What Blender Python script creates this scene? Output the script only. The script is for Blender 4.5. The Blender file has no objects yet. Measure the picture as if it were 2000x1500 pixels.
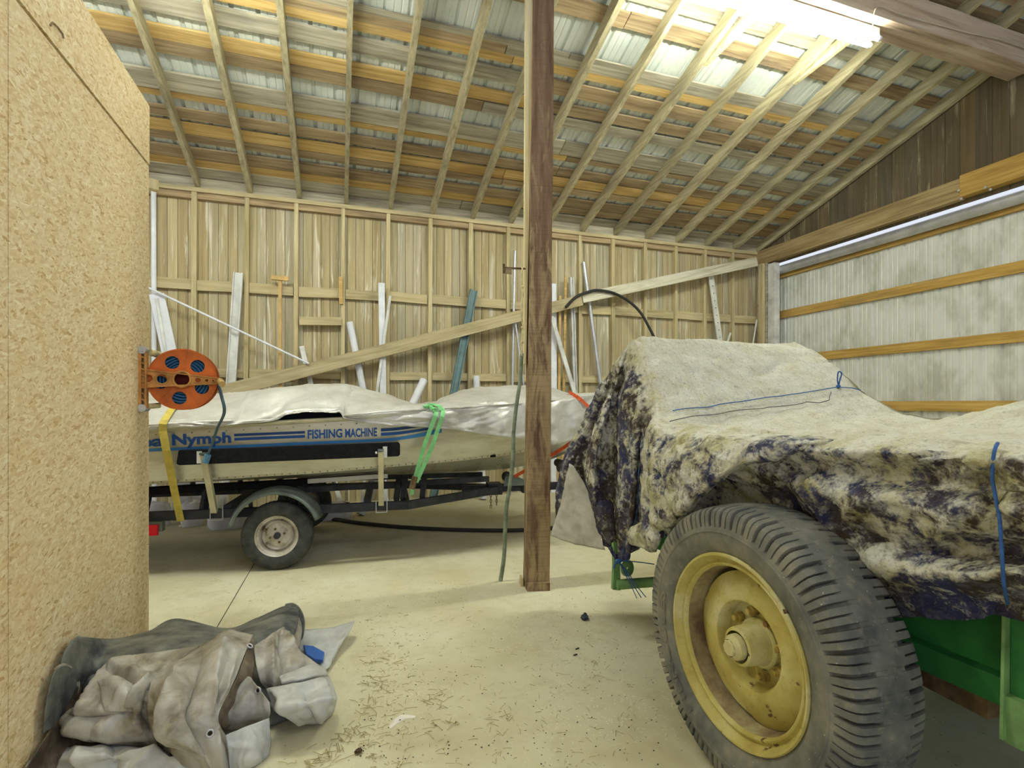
import bpy, math, random
from mathutils import Vector, noise as mnoise
random.seed(7)
sc = bpy.context.scene
COL = sc.collection
pi = math.pi

# ------------------------------------------------------------------ camera model (photo frame 2000x1500)
F = 1015.; YAW = math.radians(18.45); V0 = 788.; H = 1.4
S, C = math.sin(YAW), math.cos(YAW)
def ray(u, v):
    r = (u - 1000) / F; up = (V0 - v) / F
    return (S + r * C, C - r * S, up)
def atY(u, v, Y): d = ray(u, v); k = Y / d[1]; return Vector((d[0] * k, Y, H + d[2] * k))
def atX(u, v, X): d = ray(u, v); k = X / d[0]; return Vector((X, d[1] * k, H + d[2] * k))
def atZ(u, v, Z): d = ray(u, v); k = (Z - H) / d[2]; return Vector((d[0] * k, d[1] * k, Z))
EAVE = 4.2; YB = 7.645; PITCH = .312
def roof_z(y): return EAVE + PITCH * (YB - y)
def roof_y(u, v, dz):
    d = ray(u, v); k = (EAVE + dz + PITCH * YB - H) / (d[2] + PITCH * d[1]); return d[1] * k

# ------------------------------------------------------------------ mesh building
class MB:
    def __init__(s): s.v = []; s.f = []; s.m = []
    def add(s, vs, fs, mi=0):
        o = len(s.v); s.v += [Vector(x) for x in vs]
        for f in fs: s.f.append(tuple(i + o for i in f)); s.m.append(mi)
        return s
    def box(s, lo, hi, mi=0):
        x0, y0, z0 = lo; x1, y1, z1 = hi
        return s.add([(x0,y0,z0),(x1,y0,z0),(x1,y1,z0),(x0,y1,z0),(x0,y0,z1),(x1,y0,z1),(x1,y1,z1),(x0,y1,z1)],
              [(3,2,1,0),(4,5,6,7),(0,1,5,4),(1,2,6,5),(2,3,7,6),(3,0,4,7)], mi)
    def bar(s, p0, p1, w, h, up=(0,0,1), mi=0, w1=None, h1=None):
        """a squared timber from p0 to p1, w across, h along up"""
        p0 = Vector(p0); p1 = Vector(p1); d = (p1 - p0).normalized(); up = Vector(up)
        sx = d.cross(up).normalized(); uy = sx.cross(d).normalized()
        w1 = w if w1 is None else w1; h1 = h if h1 is None else h1
        vs = []
        for p, a, b in ((p0, w, h), (p1, w1, h1)):
            vs += [p - sx*a/2 - uy*b/2, p + sx*a/2 - uy*b/2, p + sx*a/2 + uy*b/2, p - sx*a/2 + uy*b/2]
        return s.add(vs, [(3,2,1,0),(4,5,6,7),(0,1,5,4),(1,2,6,5),(2,3,7,6),(3,0,4,7)], mi)
    def tube(s, pts, r, n=10, mi=0, caps=True, closed=False):
        pts = [Vector(p) for p in pts]; rs = r if isinstance(r, (list, tuple)) else [r] * len(pts)
        N = len(pts); rings = []; nrm = None
        for i, p in enumerate(pts):
            if closed: t = pts[(i+1) % N] - pts[i-1]
            else: t = pts[min(i+1, N-1)] - pts[max(i-1, 0)]
            t.normalize()
            if nrm is None:
                a = Vector((0,0,1)) if abs(t.z) < .9 else Vector((1,0,0)); nrm = (a - t * a.dot(t)).normalized()
            else: nrm = (nrm - t * nrm.dot(t)).normalized()
            b = t.cross(nrm)
            rings.append([p + (nrm * math.cos(2*pi*k/n) + b * math.sin(2*pi*k/n)) * rs[i] for k in range(n)])
        vs = [q for g in rings for q in g]; fs = []
        for i in range(N if closed else N - 1):
            j = (i + 1) % N
            for k in range(n): fs.append((i*n+k, i*n+(k+1) % n, j*n+(k+1) % n, j*n+k))
        if caps and not closed: fs += [tuple(reversed(range(n))), tuple(range((N-1)*n, N*n))]
        return s.add(vs, fs, mi)
    def ribbon(s, pts, w, t, side, mi=0):
        """flat strap along pts, w wide along 'side', t thick"""
        pts = [Vector(p) for p in pts]; N = len(pts); vs = []; fs = []
        for i, p in enumerate(pts):
            d = (pts[min(i+1, N-1)] - pts[max(i-1, 0)]).normalized()
            sd = Vector(side); sd = (sd - d * sd.dot(d)).normalized(); nn = d.cross(sd)
            vs += [p - sd*w/2 - nn*t/2, p + sd*w/2 - nn*t/2, p + sd*w/2 + nn*t/2, p - sd*w/2 + nn*t/2]
        for i in range(N-1):
            for k in range(4): fs.append((i*4+k, i*4+(k+1) % 4, i*4+4+(k+1) % 4, i*4+4+k))
        fs += [(3,2,1,0), tuple(range(N*4-4, N*4))]
        return s.add(vs, fs, mi)
    def lathe(s, prof, org, axis, n=48, mi=0, ref=None, fn=None, closed=False):
        """prof = [(radius, along axis)]"""
        org = Vector(org); ax = Vector(axis).normalized()
        a = Vector(ref) if ref else (Vector((0,0,1)) if abs(ax.z) < .9 else Vector((1,0,0)))
        a = (a - ax * a.dot(ax)).normalized(); b = ax.cross(a); P = len(prof); vs = []; fs = []
        for k in range(n):
            th = 2*pi*k/n; dr = a * math.cos(th) + b * math.sin(th)
            for i, (r, x) in enumerate(prof):
                if fn: r, x = fn(th, i, r, x)
                vs.append(org + dr * r + ax * x)
        for k in range(n):
            q = (k + 1) % n
            for i in range(P - 1 + (1 if closed else 0)):
                j = (i + 1) % P; fs.append((k*P+i, q*P+i, q*P+j, k*P+j))
        return s.add(vs, fs, mi)
    def grid(s, G, mi=0, flip=False, closed_v=False):
        R = len(G); Cn = len(G[0]); vs = [p for r in G for p in r]; fs = []
        for i in range(R-1):
            for j in range(Cn-1):
                q = (i*Cn+j, i*Cn+j+1, (i+1)*Cn+j+1, (i+1)*Cn+j)
                fs.append(tuple(reversed(q)) if flip else q)
        return s.add(vs, fs, mi)
    def prism(s, poly, ext, mi=0):
        """poly = 3D outline, pushed along ext"""
        n = len(poly); e = Vector(ext); vs = [Vector(p) for p in poly] + [Vector(p) + e for p in poly]
        fs = [tuple(reversed(range(n))), tuple(range(n, 2*n))] + [(i, (i+1) % n, n+(i+1) % n, n+i) for i in range(n)]
        return s.add(vs, fs, mi)
    def sphere(s, c, r, n=10, mi=0, sq=(1,1,1), amp=0):
        c = Vector(c); vs = []; fs = []
        for i in range(n+1):
            for j in range(2*n):
                th = pi*i/n; ph = pi*j/n
                d = Vector((math.sin(th)*math.cos(ph), math.sin(th)*math.sin(ph), math.cos(th)))
                rr = r * (1 + amp * mnoise.noise(d * 2.3 + c * 9))
                vs.append(c + Vector((d.x*sq[0], d.y*sq[1], d.z*sq[2])) * rr)
        for i in range(n):
            for j in range(2*n): fs.append((i*2*n+j, (i+1)*2*n+j, (i+1)*2*n+(j+1) % (2*n), i*2*n+(j+1) % (2*n)))
        return s.add(vs, fs, mi)

def link(name, mb, mats, org, smooth=None, bevel=None):
    me = bpy.data.meshes.new(name)
    me.from_pydata([tuple(p - org) for p in mb.v], [], mb.f)
    mats = mats if isinstance(mats, (list, tuple)) else [mats]
    for m in mats: me.materials.append(m)
    for p, i in zip(me.polygons, mb.m): p.material_index = i
    me.validate(); me.update()
    if smooth is not None:
        me.shade_smooth()
        if smooth < 179: me.set_sharp_from_angle(angle=math.radians(smooth))
    o = bpy.data.objects.new(name, me); COL.objects.link(o)
    if bevel:
        b = o.modifiers.new('Bevel', 'BEVEL'); b.width = bevel; b.segments = 2; b.limit_method = 'ANGLE'
    return o
def tag(o, label=None, cat=None, group=None, kind=None):
    if label: o['label'] = label
    if cat: o['category'] = cat
    if group: o['group'] = group
    if kind: o['kind'] = kind
    return o
def thing(name, loc, label, cat, group=None):
    o = bpy.data.objects.new(name, None); COL.objects.link(o); o.location = loc; o.empty_display_size = .1
    return tag(o, label, cat, group)
def wloc(o):
    l = Vector(o.location)
    while o.parent: o = o.parent; l = l + Vector(o.location)
    return l
def part(name, mb, mats, parent, smooth=None, bevel=None, label=None):
    o = link(name, mb, mats, wloc(parent), smooth, bevel); o.parent = parent
    if label: o['label'] = label
    return o
def solo(name, mb, mats, label, cat, group=None, smooth=None, bevel=None, kind=None):
    lo = Vector([min(p[i] for p in mb.v) for i in range(3)]); hi = Vector([max(p[i] for p in mb.v) for i in range(3)])
    org = Vector(((lo.x+hi.x)/2, (lo.y+hi.y)/2, lo.z))
    o = link(name, mb, mats, org, smooth, bevel); o.location = org
    return tag(o, label, cat, group, kind)
def struct(name, mb, mats, smooth=None, bevel=None):
    return tag(link(name, mb, mats, Vector((0,0,0)), smooth, bevel), kind='structure')

def cr(P, t):
    """Catmull-Rom through P, t in 0..len-1"""
    n = len(P); i = min(int(t), n-2); f = t - i
    p1, p2 = P[i], P[i+1]; p0 = P[i-1] if i > 0 else p1*2 - p2; p3 = P[i+2] if i+2 < n else p2*2 - p1
    return ((p1*2) + (p2-p0)*f + (p0*2-p1*5+p2*4-p3)*f*f + (p1*3-p0-p2*3+p3)*f*f*f) * .5
def lin(P, t):
    n = len(P); i = max(0, min(int(t), n-2)); f = t - i; return P[i]*(1-f) + P[i+1]*f
def ip(xs, ys, x):
    if x <= xs[0]: return ys[0]
    for i in range(len(xs)-1):
        if x <= xs[i+1]: f = (x-xs[i])/(xs[i+1]-xs[i]); return ys[i]*(1-f)+ys[i+1]*f
    return ys[-1]
def smooth_ip(xs, ys, x):
    if x <= xs[0]: return ys[0]
    if x >= xs[-1]: return ys[-1]
    for i in range(len(xs)-1):
        if x <= xs[i+1]:
            f = (x-xs[i])/(xs[i+1]-xs[i]); return cr([Vector((y,0,0)) for y in ys], i+f).x
def patch(rows, nr, nc):
    """smooth surface through a small net of 3D points"""
    rr = [[cr(r, j*(len(r)-1)/(nc-1)) for j in range(nc)] for r in rows]
    return [[cr([q[j] for q in rr], i*(len(rr)-1)/(nr-1)) for j in range(nc)] for i in range(nr)]
def fbm(p, oct=4, lac=2.1, g=.5):
    a = 1; t = 0; p = Vector(p)
    for i in range(oct): t += a*mnoise.noise(p); p = p*lac + Vector((3.1,1.7,5.2)); a *= g
    return t
def crease(p):
    return 1 - abs(mnoise.noise(Vector(p)))*2
def rumple(G, fn):
    """push each point of the net along its normal by fn(point, row share, column share)"""
    R = len(G); Cn = len(G[0]); out = []
    for i in range(R):
        o = []
        for j in range(Cn):
            a = G[min(i+1,R-1)][j] - G[max(i-1,0)][j]; b = G[i][min(j+1,Cn-1)] - G[i][max(j-1,0)]
            n = a.cross(b)
            n = n.normalized() if n.length > 1e-9 else Vector((0,0,1))
            o.append(G[i][j] + n * fn(G[i][j], i/(R-1), j/(Cn-1)))
        out.append(o)
    return out

# ------------------------------------------------------------------ materials
def sr(c):
    def f(x): x /= 255.; return x/12.92 if x <= .04045 else ((x+.055)/1.055)**2.4
    return (f(c[0]), f(c[1]), f(c[2]), 1)
class NT:
    def __init__(s, name, rough=.8, metal=0., spec=.3):
        s.mat = bpy.data.materials.new(name); s.mat.use_nodes = True; s.t = s.mat.node_tree
        s.b = s.t.nodes['Principled BSDF']; s.b.inputs['Roughness'].default_value = rough
        s.b.inputs['Metallic'].default_value = metal; s.b.inputs['Specular IOR Level'].default_value = spec
    def n(s, ty, **kw):
        x = s.t.nodes.new(ty)
        for k, v in kw.items(): setattr(x, k, v)
        return x
    def set(s, sock, v):
        if hasattr(v, 'is_output'): s.t.links.new(v, sock)
        elif isinstance(v, (tuple, list)) and len(v) == 3 and sock.type == 'RGBA': sock.default_value = sr(v)
        else: sock.default_value = v
    def co(s, scale=(1,1,1), rnd=True, rot=(0,0,0), kind='Object', tex=False):
        tc = s.n('ShaderNodeTexCoord').outputs[kind]
        mp = s.n('ShaderNodeMapping')
        if tex: mp.vector_type = 'TEXTURE'; scale = tuple(1./x for x in scale)
        s.set(mp.inputs['Vector'], tc); mp.inputs['Scale'].default_value = scale; mp.inputs['Rotation'].default_value = rot
        if rnd:
            m = s.n('ShaderNodeMath', operation='MULTIPLY'); s.set(m.inputs[0], s.n('ShaderNodeObjectInfo').outputs['Random']); m.inputs[1].default_value = 37.
            s.set(mp.inputs['Location'], m.outputs[0])
        return mp.outputs[0]
    def noise(s, vec, scale, detail=4, rough=.55, dist=0.):
        x = s.n('ShaderNodeTexNoise'); s.set(x.inputs['Vector'], vec); x.inputs['Scale'].default_value = scale
        x.inputs['Detail'].default_value = min(detail, 4); x.inputs['Roughness'].default_value = rough; x.inputs['Distortion'].default_value = dist
        return x.outputs[0]
    def vor(s, vec, scale, out='Color', feature='F1', rnd=1.):
        x = s.n('ShaderNodeTexVoronoi', feature=feature); s.set(x.inputs['Vector'], vec); x.inputs['Scale'].default_value = scale
        x.inputs['Randomness'].default_value = rnd; return x.outputs[out]
    def math(s, op, a, b=0., c=None):
        x = s.n('ShaderNodeMath', operation=op); s.set(x.inputs[0], a); s.set(x.inputs[1], b)
        if c is not None: s.set(x.inputs[2], c)
        return x.outputs[0]
    def ramp(s, fac, stops, interp='LINEAR'):
        x = s.n('ShaderNodeValToRGB'); r = x.color_ramp; r.interpolation = interp
        while len(r.elements) < len(stops): r.elements.new(.5)
        for e, (p, c) in zip(r.elements, stops): e.position = p; e.color = sr(c) if len(c) == 3 else c
        s.set(x.inputs[0], fac); return x.outputs[0]
    def step(s, fac, a, b):
        x = s.n('ShaderNodeMapRange'); s.set(x.inputs[0], fac); x.inputs[1].default_value = a; x.inputs[2].default_value = b; x.clamp = True
        return x.outputs[0]
    def mix(s, fac, a, b, mode='MIX'):
        x = s.n('ShaderNodeMix', data_type='RGBA', blend_type=mode); s.set(x.inputs[0], fac); s.set(x.inputs[6], a); s.set(x.inputs[7], b); return x.outputs[2]
    def val(s, col, v):
        x = s.n('ShaderNodeHueSaturation'); s.set(x.inputs['Color'], col); s.set(x.inputs['Value'], v); return x.outputs[0]
    def rnd(s, lo, hi): return s.math('MULTIPLY_ADD', s.n('ShaderNodeObjectInfo').outputs['Random'], hi-lo, lo)
    def bump(s, h, strength=.3, dist=.01):
        x = s.n('ShaderNodeBump'); s.set(x.inputs['Height'], h); x.inputs['Strength'].default_value = strength; x.inputs['Distance'].default_value = dist
        s.t.links.new(x.outputs[0], s.b.inputs['Normal'])
    def col(s, c): s.set(s.b.inputs['Base Color'], c); return s
    def attr(s, name):
        x = s.n('ShaderNodeAttribute'); x.attribute_name = name; return x.outputs['Fac']

def plain(name, c, rough=.6, metal=0., var=0., nscale=6., spec=.3):
    k = NT(name, rough, metal, spec); v = k.co(); n = k.noise(v, nscale, 4)
    dk = tuple(max(0, x*(1-var)) for x in c); lt = tuple(min(255, x*(1+var*.5)) for x in c)
    k.col(k.ramp(n, [(.3, dk), (.7, lt)]) if var else c); return k.mat
def wood(name, cols, axis, var=.12, fine=1., blot=None, bs=.35, rot=None):
    """weathered timber, grain running along axis"""
    k = NT(name, .85, 0, .15)
    sc_ = [16*fine]*3; sc_[axis] = .7*fine
    v = k.co(tuple(sc_)) if rot is None else k.co(tuple(sc_), rot=rot, tex=True); n = k.noise(v, 1.6, 7, .62, .35)
    c = k.ramp(n, [(.28, cols[0]), (.5, cols[1]), (.72, cols[2])])
    s2 = [3.]*3; s2[axis] = .8
    n2 = k.noise(k.co(tuple(s2)), 1.3, 4, .6)
    if blot: c = k.mix(k.step(n2, .52, .7), c, k.mix(.55, c, blot))
    s3 = [60.]*3; s3[axis] = 1.5
    n3 = k.noise(k.co(tuple(s3)) if rot is None else k.co(tuple(s3), rot=rot, tex=True), 1., 2)
    c = k.mix(k.step(n3, .58, .75), c, k.val(c, .72))
    c = k.val(c, k.rnd(1-var, 1+var)); k.col(c); k.bump(n, bs, .006); return k.mat
LAMP = 74.; LAMP2 = True; WORLD = .42; EXPO = 1.15
sc_c = __import__('bpy').context.scene.cycles
sc_c.adaptive_threshold = .06; sc_c.max_bounces = 4; sc_c.diffuse_bounces = 3; sc_c.glossy_bounces = 2; sc_c.transmission_bounces = 2; sc_c.caustics_reflective = False; sc_c.caustics_refractive = False
# ------------------------------------------------------------------ the building
W_STUD = wood('stud_pine', [(174,158,112),(202,187,144),(217,204,164)], 2, .1, blot=(156,143,108))
W_GIRT = wood('girt_pine', [(170,154,112),(196,181,140),(210,196,158)], 0, .1, blot=(154,144,114))
W_RAFT = wood('rafter_pine', [(154,144,114),(188,178,142),(208,198,164)], 1, .14, blot=(138,130,106))
W_PG = wood('purlin_grey', [(140,132,112),(180,172,150),(204,197,176)], 0, .14, blot=(104,100,92))
W_PB = wood('purlin_brown', [(128,108,82),(168,146,112),(194,174,138)], 0, .2, blot=(92,80,68))
W_PO = wood('purlin_honey', [(178,146,90),(212,178,112),(228,202,146)], 0, .1, blot=(160,126,78))
W_BEAM = wood('hewn_beam', [(142,124,106),(190,170,148),(212,198,178)], 0, .05, .5, blot=(220,208,186), bs=1.)
W_POST0 = wood('rough_post', [(102,82,64),(142,116,88),(170,144,108)], 2, .02, .8, blot=(186,160,114), bs=1.)
W_HEAD = wood('header_board', [(128,106,70),(166,144,102),(188,168,126)], 1, .12, blot=(140,120,88))
W_DGIRT = wood('door_girt', [(152,122,62),(192,156,84),(210,178,108)], 1, .12, blot=(126,112,84))
k = NT('rough_post', .9, 0, .15); v = k.co((12,12,1.2), rnd=False); n = k.noise(v, 1.6, 6, .65, .5)
c = k.ramp(n, [(.3,(96,76,60)),(.5,(126,102,80)),(.72,(148,124,100))])
tz = k.n('ShaderNodeSeparateXYZ'); k.set(tz.inputs[0], k.n('ShaderNodeTexCoord').outputs['Object'])
nd = k.noise(k.co((7,7,1.6), rnd=False), 1.4, 5, .7, .6); dd = k.math('ADD', nd, k.math('MULTIPLY', k.step(tz.outputs[2], 3.4, 1.6), .16))
c = k.mix(k.step(dd,.58,.72), c, (174,152,114)); n3 = k.noise(k.co((5,5,2), rnd=False), 1.8, 5, .7); c = k.mix(k.math('MULTIPLY', k.step(n3,.55,.75), .3), c, (104,86,70))
sw = k.noise(k.co((4,4,90), rnd=False), 1., 3, .6); c = k.mix(k.math('MULTIPLY', k.step(sw,.5,.7), .25), c, (96,76,56)); k.col(c); k.bump(k.math('ADD', sw, n), .7, .006); W_POST = k.mat
W_PALE = wood('pale_board', [(190,174,128),(222,208,162),(236,226,186)], 2, .05)

def mat_siding(name, axis, w, cols, streak, gv):
    k = NT(name, .9, 0, .1)
    tc = k.n('ShaderNodeTexCoord').outputs['Object']; sp = k.n('ShaderNodeSeparateXYZ'); k.set(sp.inputs[0], tc)
    idx = k.math('FLOOR', k.math('DIVIDE', sp.outputs[axis], w))
    wn = k.n('ShaderNodeTexWhiteNoise', noise_dimensions='1D'); k.set(wn.inputs['W'], idx)
    c = k.ramp(wn.outputs['Value'], [(0, cols[0]), (.3, cols[1]), (.55, cols[2]), (.8, cols[3]), (1, cols[4])])
    cb = k.n('ShaderNodeCombineXYZ'); k.set(cb.inputs[0], k.math('MULTIPLY', wn.outputs['Value'], 40.)); ad = k.n('ShaderNodeVectorMath', operation='ADD')
    sc_ = [14,14,14]; sc_[2] = .55
    k.set(ad.inputs[0], k.co(tuple(sc_), rnd=False)); k.set(ad.inputs[1], cb.outputs[0])
    n = k.noise(ad.outputs[0], 1.5, 6, .65, .4)
    c = k.mix(k.step(n, .3, .72), k.val(c, .7), k.val(c, 1.13))
    m = k.noise(k.co((9,9,.6), rnd=False), 1.1, 5, .7, .8)
    c = k.mix(k.math('MULTIPLY', k.step(m, .57, .66), .75), c, streak)
    m2 = k.noise(k.co((1.1,1.1,.45), rnd=False), 1.2, 4, .6)
    c = k.mix(k.math('MULTIPLY', k.step(m2, .5, .72), .5), c, gv)
    k.col(c); k.bump(n, .4, .006); return k.mat
M_SIDE = mat_siding('weathered_siding', 0, .116, [(184,166,124),(198,184,146),(190,182,154),(204,188,146),(180,168,136)], (236,230,208), (164,148,106))
M_GABLE = mat_siding('dark_gable_boards', 1, .17, [(100,90,70),(126,112,86),(112,104,86),(140,120,84),(96,88,74)], (190,178,150), (88,78,62))
k = NT('roof_sheet', .55, .1, .4); v = k.co(rnd=False); n = k.noise(v, 2.2, 4)
k.col(k.ramp(n, [(.3,(206,214,206)),(.7,(236,240,232))])); M_ROOF = k.mat
k = NT('door_sheet', .5, .1, .4); n = k.noise(k.co((1,1,.5), rnd=False), 2.2, 6, .7); n2 = k.noise(k.co((1,8,.8), rnd=False), 2., 5, .65)
c = k.ramp(n, [(.36,(196,198,182)),(.52,(226,228,220)),(.75,(238,240,234))]); c = k.mix(k.math('MULTIPLY', k.step(n2,.56,.76), .4), c, (186,188,170)); k.col(c); M_DOOR = k.mat
k = NT('osb', .8, 0, .2)
base = None
for ang, sc_, s2 in ((.7, (40, 92, 30), 1.), (-1.1, (40, 96, 28), 1.15), (1.35, (36, 90, 26), 1.), (-1.3, (40, 92, 28), 1.1)):
    v = k.co(sc_, rot=(ang, 0, 0), rnd=False, tex=True); wv = k.n('ShaderNodeVectorMath', operation='ADD'); k.set(wv.inputs[0], v)
    nz = k.n('ShaderNodeTexNoise'); k.set(nz.inputs['Vector'], v); nz.inputs['Scale'].default_value = .8; nz.inputs['Detail'].default_value = 1
    ms = k.n('ShaderNodeVectorMath', operation='SCALE'); k.set(ms.inputs[0], nz.outputs['Color']); ms.inputs['Scale'].default_value = .8; k.set(wv.inputs[1], ms.outputs[0])
    cc = k.vor(wv.outputs[0], s2); sp = k.n('ShaderNodeSeparateColor'); k.set(sp.inputs[0], cc)
    cl = k.ramp(sp.outputs[0], [(0,(200,166,114)),(.1,(218,191,142)),(.4,(229,208,163)),(.8,(236,218,178)),(1,(244,232,200))])
    base = cl if base is None else k.mix(k.step(sp.outputs[1], .5, .56), base, cl)
n = k.noise(k.co((1,1,1)), 1.4, 3); base = k.mix(k.math('MULTIPLY', k.step(n, .45, .7), .3), base, (218,188,134))
n3 = k.noise(k.co((60,90,24), rot=(.6,0,0), rnd=False, tex=True), 1.1, 4, .6); base = k.mix(k.math('MULTIPLY', k.step(n3, .6, .7), .6), base, (168,128,72))
n4 = k.noise(k.co((50,70,16), rot=(-.5,0,0), rnd=False, tex=True), 1., 4, .6); base = k.mix(k.math('MULTIPLY', k.step(n4, .58, .68), .6), base, (248,240,212))
k.col(k.val(base, 1.07)); k.bump(n3, .3, .004); M_OSB = k.mat
k = NT('concrete', .9, 0, .2); v = k.co(rnd=False)
n = k.noise(v, .9, 6, .6); n2 = k.noise(v, 9, 8, .7); n3 = k.noise(v, 60, 4, .7); n4 = k.noise(v, 2.6, 5, .65)
c = k.ramp(n, [(.32,(194,187,150)),(.5,(212,206,174)),(.7,(222,218,192))])
c = k.mix(k.math('MULTIPLY', k.step(n2, .5, .75), .45), c, (184,176,142))
c = k.mix(k.math('MULTIPLY', k.step(n4, .56, .7), .38), c, (176,164,122))
fl = k.vor(v, 55, 'Distance'); pch = k.noise(v, 1.1, 3, .6)
c = k.mix(k.math('MULTIPLY', k.math('MULTIPLY', k.step(fl, .26, .12), k.step(pch, .46, .6)), .8), c, (238,234,214))
fd = k.vor(k.co((1.,1.,1.), rnd=False, rot=(0,0,.7)), 23, 'Distance'); c = k.mix(k.math('MULTIPLY', k.step(fd, .12, .05), .8), c, (120,108,78))
c = k.mix(k.math('MULTIPLY', k.step(n3, .62, .75), .5), c, (150,140,106))
k.col(c); k.bump(n2, .25, .004); M_FLOOR = k.mat
M_WHITE = plain('white_pvc', (232,234,238), .45, 0, .06)
M_WHITEPAINT = plain('white_paint', (222,222,216), .6, 0, .14)
M_DARKGAP = plain('dark_gap', (46,42,34), .95)
M_STEEL = plain('galvanised_steel', (206,208,212), .38, .6, .1)
M_CABLE = plain('old_cable', (200,190,172), .7, 0, .1)

# floor slab with its joint
mb = MB().box((-7,-3,-.12),(11,9,0)); floor = struct('floor', mb, M_FLOOR)
j0 = atZ(497,1100,.0015); j1 = atZ(415,1240,.0015); dj = (j1-j0)
mb = MB().bar(j0 - dj*.4, j1 + dj*1.4, .004, .002); part('joint', mb, M_DARKGAP, floor)

# back wall: siding boards with thin gaps, studs, girts and a top plate
mb = MB(); x = -5.9; w = .116
xi = math.floor(-5.9/w)
while xi*w < 7.5:
    d = random.uniform(0, .005)
    mb.box((xi*w+.003, YB+.09+d, 0), ((xi+1)*w-.003, YB+.115, 4.62)); xi += 1
mb.box((-5.9, YB+.116, 0), (7.5, YB+.14, 4.62)); wall_back = struct('wall_back', mb, M_SIDE)
SX = [-1.775 + .6105*i for i in range(-3, 15)]
def stud_x(i): return -1.775 + .6105*i
for i, x in enumerate(SX):
    a = random.uniform(-.012,.012); mb = MB().bar((x+a, YB+.045, 0), (x-a, YB+.045, 4.13), .058+random.uniform(-.006,.008), .09, (0,1,0))
    part('stud', mb, W_STUD, wall_back)
for z, hh in ((2.94,.135),(1.80,.115)):
    for i in range(len(SX)):
        x0 = SX[i]+.034; x1 = (SX[i+1] if i+1 < len(SX) else 7.4)-.034
        if z < 2 and abs(x0-.1) < .15: continue
        e = random.uniform(-.012,.012); part('girt', MB().bar((x0,YB+.05,z+e),(x1,YB+.05,z-e*.5),.045,hh,(0,0,1)), W_GIRT, wall_back)
part('top_plate', MB().box((-3.9,YB-.015,4.13),(7.4,YB+.09,4.185)), W_GIRT, wall_back)
part('top_plate', MB().box((-3.9,YB+.02,4.05),(7.4,YB+.088,4.129)), W_PB, wall_back)
part('eave_board', MB().box((-3.9,YB+.05,4.19),(7.4,YB+.088,4.36)), W_PG, wall_back)
x0 = stud_x(3)+.03; x1 = stud_x(4)-.03
part('cleat', MB().bar(atY(585,627,YB-.02), atY(667,628,YB-.02), .05, .11, (0,0,1)), W_GIRT, wall_back)
part('cleat', MB().bar(atY(665,541,YB-.02), atY(666,594,YB-.02), .05, .045, (0,1,0)), W_PO, wall_back)

# roof: ribbed sheet over purlins over rafters
mb = MB(); prof = []; x = -6.; PW = .2286
while x < 7.75:
    for dx, dz in ((0,0),(.012,.022),(.034,.022),(.046,0),(.098,0),(.103,.005),(.113,.005),(.118,0),(.166,0),(.171,.005),(.181,.005),(.186,0)): prof.append((x+dx, dz))
    x += PW
ys = [7.95, 5.4, 2.6, -1.3]
G = [[Vector((px, y, roof_z(y)+.185+dz)) for px, dz in prof] for y in ys]
mb.grid(G); ceiling = struct('ceiling', mb, M_ROOF)
for i in range(-6, 15):
    x = stud_x(i)+.045; mb = MB()
    if i == 14: x = 6.82
    mb.bar((x,7.72,roof_z(7.72)+.07),(x+random.uniform(-.02,.02),-1.2,roof_z(-1.2)+.07),.055+random.uniform(-.006,.01),.14,(0,0,1))
    part('rafter', mb, W_RAFT, ceiling)
part('rafter', MB().bar((7.36,7.72,roof_z(7.72)+.07),(7.36,-1.2,roof_z(-1.2)+.07),.06,.14,(0,0,1)), W_RAFT, ceiling)
rows = [(-5,8,'g'),(8,31,'b'),(29,49,'o'),(60,94,'g'),(112,138,'o'),(141,165,'b'),(195,229,'g'),(230,241,'o'),(257,276,'b'),(280,300,'o'),(301,315,'b'),(324,344,'b'),(345,359,'o'),(360,378,'g')]
WM = {'g': W_PG, 'b': W_PB, 'o': W_PO}
def purlin(ya, yb, kind):
    y0 = (ya+yb)/2; wd = abs(yb-ya); sk = random.uniform(-.03,.03)
    xs = [-5.9, random.uniform(1.2,3.4), 7.45]
    for q in range(2):
        yy = y0 + random.uniform(-.008,.008)
        mb = MB().bar((xs[q]+.004,yy+sk*(1-q),roof_z(yy)+.155),(xs[q+1]-.004,yy-sk*q,roof_z(yy-sk*q)+.155),wd,.026,(0,PITCH,1))
        m = WM[kind]
        if q == 1 and random.random() < .45: m = W_PB if kind != 'b' else W_PG
        part('purlin', mb, m, ceiling)
for a, b, kd in rows: purlin(roof_y(647,a,.15), roof_y(647,b,.15), kd)
y = 4.72; seq = 'bgobggobgbobgbogbgobgbgo'; q = 0
while y > -1.1:
    wd = random.uniform(.1,.17); purlin(y, y-wd, seq[q % len(seq)]); y -= wd + (random.choice((.02,.13,.17,.1))); q += 1
# big hewn beam and its knee braces
mb = MB(); nx = 60
for side in range(1):
    G = []
    for i in range(nx+1):
        x = -5.5 + 12.85*i/nx; ring = []
        for (dy, dz) in ((3.63,5.13),(3.70,5.125),(3.80,5.13),(3.89,5.14),(3.895,5.28),(3.885,5.44),(3.63,5.45),(3.625,5.3),(3.63,5.13)):
            p = Vector((x,dy,dz)); e = .018*fbm((x*2.2,dy*7,dz*7),3); ring.append(p + Vector((0, e if dy < 3.75 else -e, e*.7)))
        G.append(ring)
    mb.grid(G)
beam = part('ridge_beam', mb, W_BEAM, ceiling, smooth=40)
for u0,v0,u1,v1,ri in ((1375,135,1480,45,9),(1550,175,1650,95,11)):
    x = stud_x(ri)+.12; p0 = atX(u0,v0,x-.03); p0.z = roof_z(p0.y)+.05
    part('knee_brace', MB().bar(p0, (x+.16, 3.86, 5.36), .05, .11, (0,0,1)), W_PALE, ceiling)
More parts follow.
